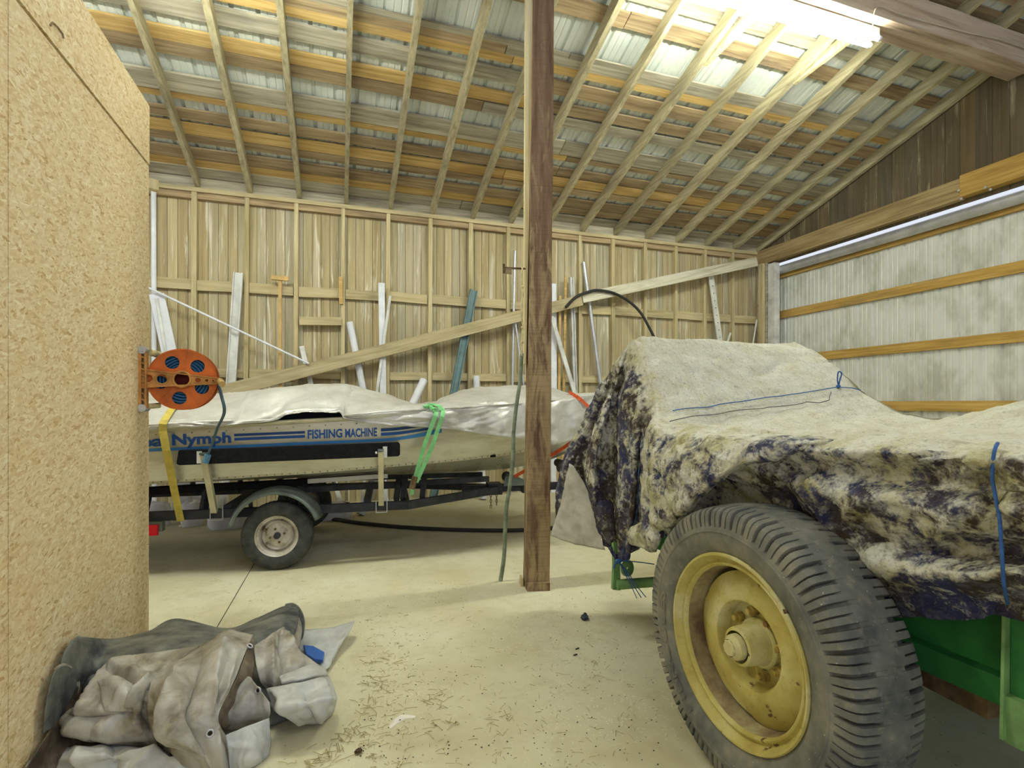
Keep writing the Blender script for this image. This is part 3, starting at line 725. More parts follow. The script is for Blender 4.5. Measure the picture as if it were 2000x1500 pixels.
part('stripe', band(lambda a: t3(a)+rise(a)*1.0, lambda a: t3(a)+.027+rise(a)*.8, .925, 1.36), M_BLUE, boat); part('stripe', band(lambda a: t4(a)+rise(a)*1.1, lambda a: min(t4(a)+.026+rise(a)*.9, gZ(a)-.05), .925, 1.25), M_NAVY, boat)
def letters(txt, off=.02, res=3):
    cu = bpy.data.curves.new('txt','FONT'); cu.body = txt; cu.offset = off; cu.resolution_u = res; cu.fill_mode = 'FRONT'
    o = bpy.data.objects.new('txt',cu); COL.objects.link(o); dg = bpy.context.evaluated_depsgraph_get(); me = bpy.data.meshes.new_from_object(o.evaluated_get(dg))
    vs = [Vector(v.co) for v in me.vertices]; fs = [tuple(p.vertices) for p in me.polygons]; bpy.data.objects.remove(o); bpy.data.meshes.remove(me); bpy.data.curves.remove(cu)
    x0 = min(v.x for v in vs); x1 = max(v.x for v in vs)
    return [Vector(((v.x-x0)/(x1-x0), v.y/.7, 0)) for v in vs], fs
def hull_text(txt, a0, a1, z0, z1, h, off=.02):
    vs, fs = letters(txt, off)
    return MB().add([side(a0+(a1-a0)*v.x, z0+(z1-z0)*v.x+h*v.y, .005) for v in vs], fs)
o = hull_text('Nymph', -.665, -.243, 1.074, 1.088, .082, .035); v2 = hull_text('Sea', -.99, -.715, 1.06, 1.070, .082, .035); o.add(v2.v, v2.f)
part('lettering', o, M_BLUE, boat)
o = hull_text('FISHING', .335, .61, 1.108, 1.116, .070, .03); v2 = hull_text('MACHINE', .632, .893, 1.115, 1.122, .070, .03); o.add(v2.v, v2.f); part('lettering', o, M_BLUE, boat)

# silver cover
AX = [-2.3,-.8,-.5,.03,.5,.65,1.0,1.22,1.38,1.55,1.75,2.2,2.6,2.9,3.3,3.6]
ZR = [1.44,1.48,1.50,1.555,1.592,1.58,1.475,1.39,1.375,1.47,1.535,1.59,1.572,1.53,1.49,1.44]
HA = [-2.3,-.79,-.36,.06,.12,.17,.33,.56,.60,.62,.76,1.0,1.39,1.6,1.8,2.25,2.6,2.8,3.2,3.6]
HZ = [1.14,1.193,1.216,1.252,1.27,1.305,1.328,1.322,1.327,1.275,1.245,1.215,1.186,1.16,1.12,1.06,.99,1.03,1.06,1.1]
G = []; NA = 300
for i in range(NA+1):
    a = -2.25 + 5.75*i/NA; g = max(gB(a), .10); zg = gZ(a)+.042; zr = smooth_ip(AX,ZR,a); zh = smooth_ip(HA,HZ,a)
    up = max(0, zh-gZ(a)+.02)
    bulge = .025+.02*math.sin(a*7)+.05*max(0,min(1,(a-1.5)/.8))
    if zh > gZ(a): ctl = [P(a,-(g+.045),zh), P(a,-(g+.042),zh+.012), P(a,-(g+.02),zh+.025), P(a,-(g*.96),zh+.045), P(a,-g*.62,zr-.06), P(a,-g*.2,zr), P(a,g*.4,zr-.03), P(a,g+.06,zg+.04)]
    else: ctl = [P(a,-(g+bulge*.6+.04),zh), P(a,-(g+bulge*.7+.04),zh*.5+zg*.5-.004), P(a,-(g+.056),zg-.012), P(a,-(g+.03),zg+.012), P(a,-g*.66,zr-(zr-zg)*.42), P(a,-g*.15,zr), P(a,g*.4,zr-.03), P(a,g+.06,zg+.04)]
    G.append([cr(ctl, j*7/80) for j in range(81)])
def ridge(x, y, z=0., k=3.):
    return max(0., 1-abs(mnoise.noise(Vector((x,y,z))))*2.6)**k
def wr(p, s, t):
    q = p-BO; a = q.x*BCA-q.y*BSA; w1 = mnoise.noise(Vector((a*1.7,t*4,2)))*.25; h = t*1.6+w1*.6; x = a+w1
    e = .016*fbm((a*1.5,t*3.2,1),3) + .004*fbm((a*9,t*9,p.z*5),3)
    e += .020*ridge(x*1.1+h*1.5, h*2.2-x*.3, 1, 2.) - .018*ridge(x*1.5-h*1.8, h*1.8, 7, 2.)
    e += .007*ridge(x*4+h*4, h*5, 3, 2.) - .006*ridge(x*5-h*5, h*4, 8, 2.)
    if t < .36 and a > 1.35: e += (.016*math.sin(a*13+t*9)+.012*math.sin(a*23-t*6))*(.36-t)/.36*1.6
    if t < .3: e = max(e, -.012)
    return e*(.4 if .30 < t < .42 else 1)
G = rumple(G, wr)
covmb = MB().grid(G, flip=False); cov = solo('boat_cover', covmb, M_SILVER, 'silver grey tarp draped over the boat in two humps', 'tarp', smooth=70)
sm = cov.modifiers.new('Solidify','SOLIDIFY'); sm.thickness = .003

# trailer
tr = thing('boat_trailer', P(.077,-.72,0), 'black boat trailer with galvanised fender and cream guide posts', 'trailer')
for s_ in (-1,1):
    part('frame_rail', MB().bar(P(-1.75,.62*s_,.468),P(1.16,.62*s_,.468),.05,.076), M_FRAME, tr, bevel=.004)
    part('frame_rail', MB().bar(P(1.15,.62*s_,.466),P(2.12,.07*s_,.482),.05,.076), M_FRAME, tr, bevel=.004)
    part('bunk', MB().bar(P(-1.7,.5*s_,.645),P(.28,.5*s_,.69),.09,.06), M_CARPET, tr)
    part('bunk', MB().bar(P(.1,.36*s_,.60),P(2.0,.18*s_,.618),.06,.05), M_FRAME, tr)
    for a in (-1.0,-.55,.2): part('bunk_bracket', MB().bar(P(a,.56*s_,.47),P(a+.02,.52*s_,.66),.04,.06), M_FRAME, tr)
part('keel_plank', MB().bar(P(.28,-.47,.70),P(.98,-.44,.722),.1,.04), plain('bare_alu',(206,206,200),.5,.4), tr)
for a,z in ((-1.6,.47),(-.35,.5),(.12,.34),(.8,.5),(1.15,.47)): part('crossmember', MB().bar(P(a,-.6,z),P(a,.6,z),.06,.06), M_FRAME, tr)
for a in (1.06,1.12,1.3): part('crossmember', MB().bar(P(a,-.5,.50),P(a+.03,-.32,.68),.05,.05), M_FRAME, tr)
part('tongue', MB().bar(P(1.75,0,.49),P(3.3,0,.49),.07,.078), M_FRAME, tr, bevel=.004)
part('tongue_clamp', MB().bar(P(2.02,0,.488),P(2.17,0,.488),.16,.12), M_FRAME, tr, bevel=.004)
part('tongue_clamp', MB().bar(P(2.4,0,.488),P(2.44,0,.488),.12,.11), M_FRAME, tr)
rl = part('keel_roller', MB().tube([P(2.25,-.08,.6),P(2.25,.08,.6)],.055,18), M_RUBBER, tr, smooth=40)
part('roller_bracket', MB().prism([P(2.18,-.09,.52),P(2.55,-.09,.52),P(2.44,-.09,.57),P(2.3,-.09,.63),P(2.2,-.09,.62)], BY*.01), M_GALV, tr)
wp = part('winch_post', MB().bar(P(2.98,0,.5),P(2.92,0,.78),.07,.09,tuple(BX)), M_FRAME, tr)
part('winch', MB().tube([P(2.9,-.1,.68),P(2.9,.1,.68)],.07,16), M_FRAME, wp, smooth=40)
part('bow_stop', MB().tube([P(2.84,-.08,.735),P(2.84,.08,.735)],.045,14), M_RUBBER, wp, smooth=40)
part('jack', MB().tube([P(2.95,-.1,.06),P(2.95,-.1,.8)],.03,12), M_FRAME, tr, smooth=40)
for a,bb in ((2.04,-.1),(2.10,-.11)):
    mb = MB(); z = .43
    for i in range(5 if a < 2.07 else 4):
        z0 = z-.03*i; ax_ = BX if i % 2 else BY*.4
        ring = [P(a,bb,z0)+(BX if i % 2 == 0 else BY)*(.009*math.cos(t*pi/5))+UP*(.019*math.sin(t*pi/5)) for t in range(10)]; mb.tube(ring,.0035,6,closed=True)
    part('chain', mb, M_RUST, tr, smooth=60)
def wheel(s_):
    c0 = P(.077,.725*s_,.287); ax_ = BY*s_
    pr_ = [(.165,-.06),(.172,-.075),(.205,-.084),(.24,-.082),(.265,-.072),(.280,-.058),(.285,-.03),(.285,.03),(.280,.058),(.265,.072),(.24,.082),(.205,.084),(.172,.075),(.165,.06)]
    def fn(th,i,r,x):
        if 4 <= i <= 9 and int(th*90/pi) % 3 == 0: r -= .004
        return r,x
    ty = part('tyre', MB().lathe(pr_, c0, ax_, 180, fn=fn), M_RUBBER, tr, smooth=50)
    rm = part('wheel_rim', MB().lathe([(.168,-.07),(.176,-.07),(.180,.055),(.182,.068),(.172,.074),(.162,.064),(.158,.05),(.145,.044),(.136,.02),(.128,.012),(.122,.03),(.118,.036),(.108,.026),(.10,.02),(.082,.034),(.06,.036),(.028,.036)], c0, ax_, 64), M_WHEELP, tr, smooth=35)
    part('hub_cap', MB().lathe([(.0,.075),(.018,.074),(.026,.066),(.028,.03)], c0, ax_, 24), M_FRAME, rm, smooth=40)
    for q in range(4):
        an = pi/4*(.35+2*q); d = (BX*math.cos(an)+UP*math.sin(an))*.058
        part('lug_nut', MB().tube([c0+d+ax_*.033,c0+d+ax_*.05],.010,6), M_RUST, rm)
    mb = MB(); G = []
    for i in range(41):
        an = math.radians(166-148*i/40); d = BX*math.cos(an)+UP*math.sin(an); row = []
        for (r,x) in ((.33,.125),(.352,.12),(.368,.09),(.376,.03),(.376,-.04),(.372,-.08)): row.append(P(.072,.725*s_,.312)+d*r+ax_*x)
        G.append(row)
    mb.grid(G, flip=s_ > 0); f = part('fender', mb, M_GALV, tr, smooth=60); md = f.modifiers.new('Solidify','SOLIDIFY'); md.thickness = .006
    for aa in (-.16,.3): part('fender_strut', MB().bar(P(aa,.60*s_,.46),P(aa,.66*s_,.60),.03,.012), M_FRAME, tr)
wheel(-1); wheel(1)
part('axle', MB().bar(P(.077,-.68,.287),P(.077,.68,.287),.05,.05), M_FRAME, tr)
def guide(a, s_):
    b0 = .965*s_
    mb = MB().bar(P(a,b0,1.0),P(a,.705*s_,.50),.045,.045,tuple(BX))
    g = part('guide_post', mb, M_CREAM, tr, bevel=.003)
    part('cap', MB().box((-.024,-.024,0),(.024,.024,.018)) if 0 else MB().bar(P(a,b0,.999),P(a,b0,1.015),.05,.05,tuple(BX)), M_GALV, g)
    sg = 1 if a > 0 else -1
    part('bracket', MB().bar(P(a+sg*.035,.952*s_,.93 if a < 0 else .94),P(a+sg*.035,.952*s_,1.025 if a < 0 else 1.035),.035,.008,tuple(BY)), M_WHITEPAINT, g)
    part('bolt', MB().tube([P(a-sg*.03,b0-.0,.985),P(a-sg*.045,b0,.985)],.010,8), M_WHITE, g)
    mb = MB()
    for da in (-.045,.05): mb.tube([P(a+da,.66*s_,.53),P(a+da,.66*s_,.42)],.005,6)
    mb.tube([P(a-.045,.66*s_,.42),P(a+.05,.66*s_,.42)],.005,6); part('u_bolt', mb, M_STEEL, tr)
for a,s_ in ((-.42,-1),(.925,-1),(-.42,1),(.925,1)): guide(a,s_)
for s_ in (-1,1):
    mb = MB(); pp = [(-.62,.93),(-.605,1.036),(1.07,1.070),(1.085,1.05),(1.085,.962),(1.07,.948),(-.60,.918)]
    mb.prism([P(a,.915*s_,z) for a,z in pp], BY*(.03*s_)); part('side_bunk', mb, M_CARPET, tr, bevel=.006)
tl = part('tail_light', MB().prism([P(-.97,-.72,.36),P(-.80,-.72,.36),P(-.80,-.72,.44),P(-.97,-.72,.44)], BY*.06), M_GALV, tr)
tag(part('lens', MB().prism([P(-.96,-.745,.335),P(-.825,-.745,.335),P(-.825,-.745,.42),P(-.96,-.745,.42)], BY*.024), plain('red_lens',(214,24,44),.25), tl), 'red tail light lens')

# straps
M_YEL = plain('yellow_webbing', (206,188,92), .8, 0, .1, 20); M_GRN = plain('mint_webbing', (140,216,146), .7, 0, .1, 20); M_ORG = plain('orange_webbing', (236,104,56), .7, 0, .1, 20)
from mathutils.bvhtree import BVHTree
def bvh_of(*mbs):
    v = []; f = []
    for m in mbs:
        o = len(v); v += [tuple(p) for p in m.v]; f += [tuple(i+o for i in q) for q in m.f]
    return BVHTree.FromPolygons(v, f)
def onto(bv, u, v, off=.006, dflt=None):
    d = Vector(ray(u,v)).normalized(); h = bv.ray_cast(Vector((0,0,H)), d)
    if h[0] is None: return dflt
    n = h[1]; n = n if n.dot(d) < 0 else -n
    return h[0] + n*off
CB = bvh_of(covmb)
def along(px, n, off=.02):
    out = []
    for (u0,v0),(u1,v1) in zip(px,px[1:]):
        for i in range(n):
            p = onto(CB, u0+(u1-u0)*i/n, v0+(v1-v0)*i/n, off)
            if p is not None: out.append(p)
    return out
pts = along([(352,792),(335,805),(318,833)], 6) + [bl(318,842,-.975), bl(325,880,-.965), bl(337,940,-.87), bl(345,980,-.77), bl(353,1018,-.665)]
mb = MB().ribbon([lin(pts,i*.5) for i in range(len(pts)*2-1)], .056, .003, BX)
t = thing('yellow_strap', bl(353,1018,-.67), 'yellow strap pulled down over the left end of the boat', 'strap'); part('webbing', mb, M_YEL, t)
part('hook', MB().tube([bl(353,1018,-.67),bl(357,1024,-.66),bl(350,1028,-.66)],.006,6), M_STEEL, t)
t = thing('green_strap', bl(805,962,-.86), 'mint green strap with ratchet hanging over the boat side by the saddle of its cover', 'strap')
def drop(px0, px1):
    a = along(px0, 5); return a + [bl(u,v,b) for u,v,b in px1]
p1_ = drop([(834,794),(846,800),(853,806)], [(851,812,-.99),(845,826,-.985),(829,870,-.97),(811,933,-.92)])
mb = MB().ribbon([lin(p1_,i*.5) for i in range(len(p1_)*2-1)], .036, .003, BX)
p2_ = drop([(840,792),(858,797),(866,805)], [(864,814,-.995),(858,830,-.985),(842,878,-.965),(813,942,-.925)])
mb.ribbon([lin(p2_,i*.5) for i in range(len(p2_)*2-1)], .036, .003, BX); part('webbing', mb, M_GRN, t)
mb = MB()
for (u,v,r) in ((832,797,.03),(840,795,.026),(848,800,.022)):
    q = onto(CB,u,v,.02)
    if q is not None: mb.sphere(q,r,8,sq=(1,.8,.6),amp=.4)
part('bundle', mb, M_GRN, t, smooth=60)
part('ratchet', MB().bar(bl(811,930,-.925),bl(804,955,-.92),.05,.03,tuple(BY)), M_RUST, t, bevel=.005)
part('strap_end', MB().ribbon([bl(806,952,-.93),bl(804,966,-.92)],.03,.004,BX), M_GRN, t)
pts = along([(1110,769),(1135,785),(1154,803),(1150,815),(1138,838),(1128,853)], 5, .024) + [bl(1100,875,-.40),bl(1066,896,-.30),bl(1005,931,-.1)]
solo('orange_strap', MB().ribbon([lin(pts,i*.5) for i in range(len(pts)*2-1)], .036, .003, (0,0,1)), M_ORG, 'orange strap tied around the bow of the covered boat', 'strap')
# air hose from the reel to the guide post
pts = [RC+axx*.172+axz*.0+ax*(-.05), RC+axx*.197+axz*(-.10)+ax*(-.05), RC+axx*.205+axz*(-.2)+ax*(-.1), bl(425,835,-1.3), bl(415,865,-1.08), bl(407,886,-1.0), bl(403,903,-1.0)]
t = thing('air_hose', bl(403,900,-1.0), 'blue-grey hose dropping from the orange reel to the left guide post', 'hose')
part('hose', MB().tube([cr(pts,i*.2) for i in range(31)], .0095, 8), M_AIRG, t, smooth=60)
part('tape', MB().tube([bl(406,888,-.995),bl(401,904,-.992)],.024,10), plain('blue_tape',(96,146,176),.6,0,.2,30), t)
# floor hose behind the trailer wheel, sacks by the far wall
pts = [atZ(u,v,.02) for u,v in ((560,1010),(640,1013),(700,1021),(780,1029),(870,1034),(960,1036),(1024,1035),(1100,1030))]
solo('floor_hose', MB().tube([cr(pts,i*.2) for i in range(36)], .022, 10), M_HOSE, 'black hose lying on the floor behind the trailer wheel', 'hose', smooth=60)
M_SACK = plain('white_sack', (236,236,240), .6, 0, .08)
def sack(u, v, w, d, h, label):
    p = atZ(u,v,0); mb = MB(); G = []
    for i in range(17):
        th = 2*pi*i/16; G.append([p+Vector((math.copysign(abs(math.cos(th))**.6,math.cos(th))*w/2*r, math.copysign(abs(math.sin(th))**.6,math.sin(th))*d/2*r, z*h*(1+.12*mnoise.noise(Vector((th,z,u)))))) for r,z in ((.9,0),(1,.25),(1,.6),(.85,.9),(.4,1.0),(0,.98))])
    mb.grid(G); solo('sack', mb, M_SACK, label, 'sack', smooth=60)
sack(306,1026,.28,.2,.27,'white sack on the floor beside the partition, seen under the boat')
sack(448,1028,.42,.35,.2,'white sack on the floor between guide post and fender')
sack(378,1024,.24,.3,.28,'white sack on the floor just left of the cream guide post')
sack(655,1012,.4,.35,.2,'long white sack on the floor right of the fender under the boat')
# ------------------------------------------------------------------ farm implement under the dirty tarp
M_GREEN = plain('implement_green', (52,124,62), .45, 0, .28, 5)
M_GREENL = plain('worn_green', (128,168,104), .6, 0, .25, 9)
k = NT('dusty_rubber', .9, 0, .2); n = k.noise(k.co(rnd=False), 3.2, 6, .65); n2 = k.noise(k.co(rnd=False), 26, 5, .7); n3 = k.noise(k.co(rnd=False), 90, 2)
c = k.ramp(n, [(.32,(78,80,78)),(.5,(118,118,108)),(.68,(154,148,128))]); c = k.mix(k.math('MULTIPLY', k.step(n2,.54,.72), .45), c, (158,150,126)); c = k.mix(k.step(n3,.73,.77), c, (196,190,172)); k.col(c); k.bump(n2,.3,.004); M_TYRE = k.mat
k = NT('old_yellow_paint', .6, 0, .3); n = k.noise(k.co(rnd=False), 4.5, 6, .65); n2 = k.noise(k.co(rnd=False), 17, 3, .5); n3 = k.noise(k.co(rnd=False), 34, 5, .7)
c = k.ramp(n, [(.3,(172,154,78)),(.5,(194,182,106)),(.7,(214,208,160))]); c = k.mix(k.math('MULTIPLY', k.step(n3,.55,.72), .5), c, (150,122,60)); c = k.mix(k.step(n2,.67,.70), c, (98,74,48)); k.col(c); k.bump(n3,.2,.003); M_YRIM = k.mat
k = NT('rusty_yellow', .7, 0, .3); n = k.noise(k.co(rnd=False), 7, 6, .7); k.col(k.ramp(n, [(.38,(128,98,58)),(.5,(178,156,78)),(.66,(212,196,120))])); M_YRUST = k.mat

WX, WY, WZ, WR = 1.485, 1.546, .508, .512
imp = thing('farm_implement', (2.3,1.546,0), 'green farm implement with big yellow wheels under the dirty tarp', 'farm machine')
def big_wheel(cx, s_, pitch):
    ax = Vector((s_,0,0)); c0 = Vector((cx,WY,WZ))
    out = [(.334,.098),(.338,.124),(.36,.138),(.385,.1465),(.40,.149),(.413,.1505),(.415,.153),(.419,.153),(.421,.150),(.428,.149),(.433,.148),(.438,.1475),(.458,.146),(.476,.1425),(.492,.134),(.502,.118),(.507,.092),(.510,.064),(.511,.056),(.512,.02)]
    pr_ = out + [(r,-x) for r,x in reversed(out)]; No = len(out); NP = len(pr_)
    P_ = [0,.03,.22,.25,.4,.57,.59,.65,.67,.83]; rnd = random.Random(3)
    jit = [rnd.uniform(-.08,.08) for _ in range(pitch)]; dp = [rnd.uniform(.8,1.15) for _ in range(pitch)]
    vs = []; fs = []; n = 0
    for q in range(pitch):
        for pi_, ph in enumerate(P_):
            th = 2*pi*(q+ph+jit[q]*(.3 if 0 < ph < .9 else 0))/pitch; d = Vector((0,-math.cos(th),math.sin(th)))
            for i,(r,x) in enumerate(pr_):
                j = i if i < No else NP-1-i; sg = 1 if i < No else -1
                if j >= 11:
                    wide = ph in (.03,.22); slit = ph in (.59,.65)
                    if j <= 16: dep = (.021 if wide else .014 if slit else 0)*dp[q]*(.55 if j == 11 else 1)
                    elif j <= 17: dep = (.012 if wide else 0)*dp[q]
                    else: dep = .004 if wide and j < 19 else 0
                    t_ = (j-11)/8.; nr_ = math.sin(t_*pi/2); nx_ = math.cos(t_*pi/2)
                    r -= dep*nr_*(1.2 if j > 12 else .6); x -= sg*dep*nx_
                    if j >= 17: r += .0025*fbm((th*4,x*22,q),2)
                vs.append(c0 + d*r + ax*x)
            n += 1
    for q in range(n):
        e = (q+1) % n
        for i in range(NP-1): fs.append((q*NP+i,e*NP+i,e*NP+i+1,q*NP+i+1) if s_ > 0 else (q*NP+i,q*NP+i+1,e*NP+i+1,e*NP+i))
    mb = MB().add(vs,fs); ty = part('tyre', mb, M_TYRE, imp, smooth=24)
    if pitch > 40:
        aH = atX(1352,1384,cx+s_*.15) - c0; aS = atX(1302,1160,cx+s_*.15) - c0
        a0 = math.atan2(aH.z,-aH.y) % (2*pi); a1 = math.atan2(aS.z,-aS.y) % (2*pi)
        lv, lf = letters('HERCULES', .0, 3); vv = []; e0 = (.377,.412)
        for dz in (.0,.004):
            for p in lv:
                th = a0+(a1-a0)*p.x; r = e0[0]+(e0[1]-e0[0])*p.y
                vv.append(c0+Vector((0,-math.cos(th),math.sin(th)))*r+ax*(.1465+.04*(r-.377)+dz))
        N = len(lv); edges = {}
        for f in lf:
            for i in range(len(f)):
                e = (f[i], f[(i+1) % len(f)]); edges[e] = edges.get(e,0)+1
        ff = [tuple(i+N for i in f) for f in lf]
        for (a,b) in edges:
            if (b,a) not in edges: ff.append((a,b,b+N,a+N))
        part('raised_lettering', MB().add(vv,ff), M_TYRE, ty)
    rim = part('wheel_rim', MB().lathe([(.330,.06),(.333,.105),(.337,.122),(.338,.129),(.334,.135),(.327,.134),(.321,.124),(.314,.106),(.308,.101),(.303,.103),(.299,.109),(.293,.111),(.288,.106),(.285,.094)], c0, ax, 96), M_YRIM, imp, smooth=35)
    part('barrel', MB().lathe([(.2852,.094),(.281,.03),(.279,-.09)], c0, ax, 96), M_BARREL, rim, smooth=35)
    def edge(th,i,r,x):
        if i == 0:
            g_ = lambda c_: math.exp(-(((th-math.radians(c_)+pi) % (2*pi)-pi)/.42)**4)
            r = .279-.05*g_(-48)-.030*g_(62)-.03*g_(168)
        return r,x
    dk = part('wheel_disc', MB().lathe([(.2795,.024),(.262,.034),(.215,.050),(.172,.060),(.158,.056),(.151,.046),(.147,-.004),(.14,-.012),(.06,-.012)], c0, ax, 96, fn=edge, ref=(0,1,0)), M_YRIM, imp, smooth=35)
    mb = MB().lathe([(.092,-.012),(.09,.004),(.084,.01),(.078,.01),(.073,.022),(.069,.09),(.066,.098),(.056,.101)], c0, ax, 48)
    hb = part('hub', mb, M_YRIM, imp, smooth=35)
    mb = MB().lathe([(.0,.140),(.026,.140),(.030,.135)], c0, ax, 8); mb.lathe([(.030,.135),(.044,.118),(.046,.10),(.046,.094)], c0, ax, 32); part('hub_cap', mb, plain('dusty_cap',(206,196,140),.7,0,.15), hb, smooth=25)
    for q in range(8):
        th = 2*pi*(q+.3)/8; d = Vector((0,-math.cos(th),math.sin(th)))*.114
        mb = MB().tube([c0+d-ax*.012,c0+d+ax*.014],.020,6); mb.tube([c0+d+ax*.014,c0+d+ax*.03],.011,8); part('lug_nut', mb, M_YRUST, dk)
k = NT('rusty_barrel', .8, 0, .2); n = k.noise(k.co(rnd=False), 6, 6, .7); k.col(k.ramp(n, [(.35,(112,92,70)),(.52,(150,132,96)),(.7,(186,174,130))])); M_BARREL = k.mat
big_wheel(WX, -1, 50); big_wheel(3.12, 1, 30)
part('axle', MB().bar((WX+.02,WY,WZ),(3.1,WY,WZ),.09,.09), M_GREEN, imp)
Y0, Y1 = -1.45, 2.62
for s_, X0 in ((1,1.80),(-1,2.90)):
    mb = MB().prism([(X0,Y0,.63),(X0-.05*s_,Y0,1.22),(X0-.05*s_+.012*s_,Y0,1.22),(X0+.012*s_,Y0,.63)], (0,Y1-Y0,0)); part('side_panel', mb, M_GREEN, imp)
    mb = MB().prism([(X0-.03*s_,Y0,.545),(X0-.03*s_,Y0,.625),(X0+.03*s_,Y0,.64),(X0+.03*s_,Y0,.55)], (0,Y1-Y0,0)); part('sill', mb, M_GREEN, imp, bevel=.004)
    for yy in ((.885,1.75,2.5) if s_ > 0 else (.9,1.75,2.5)):
        z0 = .50 if yy < 1 else .56
        part('stake', MB().bar((X0-.035*s_,yy,z0),(X0-.03*s_,yy,.92),.075,.04,(1,0,0)), M_GREEN, imp, bevel=.004)
        if yy < 1 and s_ > 0:
            part('stake_flange', MB().bar((X0-.062,yy+.04,z0-.02),(X0-.05,yy+.04,.84),.008,.04,(1,0,0)), M_GREENL, imp)
            part('stake_flange', MB().prism([(X0-.065,yy+.042,z0-.03),(X0-.0,yy+.042,z0+.0),(X0-.0,yy+.042,z0+.12),(X0-.07,yy+.042,z0+.1)],(0,-.084,0)), M_GREENL, imp)
part('bed', MB().box((1.815,Y0,.60),(2.885,Y1,.63)), M_GREEN, imp)
part('end_panel', MB().box((1.815,Y0,.63),(2.885,Y0+.03,1.2)), M_GREEN, imp)
for X0 in (1.80,2.84): part('end_plate', MB().prism([(X0,2.40,.56),(X0,2.68,.56),(X0,2.68,1.60),(X0,2.60,1.60)], (.015,0,0)), M_GREEN, imp)
for yy,zz in ((2.66,1.58),(2.6,1.15),(2.56,.8)): part('cross_shaft', MB().tube([(1.80,yy,zz),(2.86,yy,zz)],.035,12), M_GREEN, imp, smooth=40)
p0 = atZ(1204,1142,.315); p1 = Vector((2.6,p0.y-.12,.315))
part('drag_tube', MB().tube([p0,p1],.030,14), M_GREENL, imp, smooth=40)
part('drag_bracket', MB().prism([p0+Vector((-.02,.03,-.03)),p0+Vector((.03,.03,-.04)),p0+Vector((.03,.03,.06)),p0+Vector((.022,.03,.30)),p0+Vector((-.02,.03,.30)),p0+Vector((-.012,.03,.12))],(0,-.025,0)), M_GREENL, imp)
part('sprocket', MB().lathe([(.012,-.008),(.05,-.008),(.05,.008),(.012,.008)], p0+Vector((.11,.06,.07)), (.3,-1,.1), 24, closed=True), M_GREENL, imp)
part('skid_block', MB().bar((1.92,1.42,.50),(1.89,1.02,.50),.10,.09), M_RUST, imp)

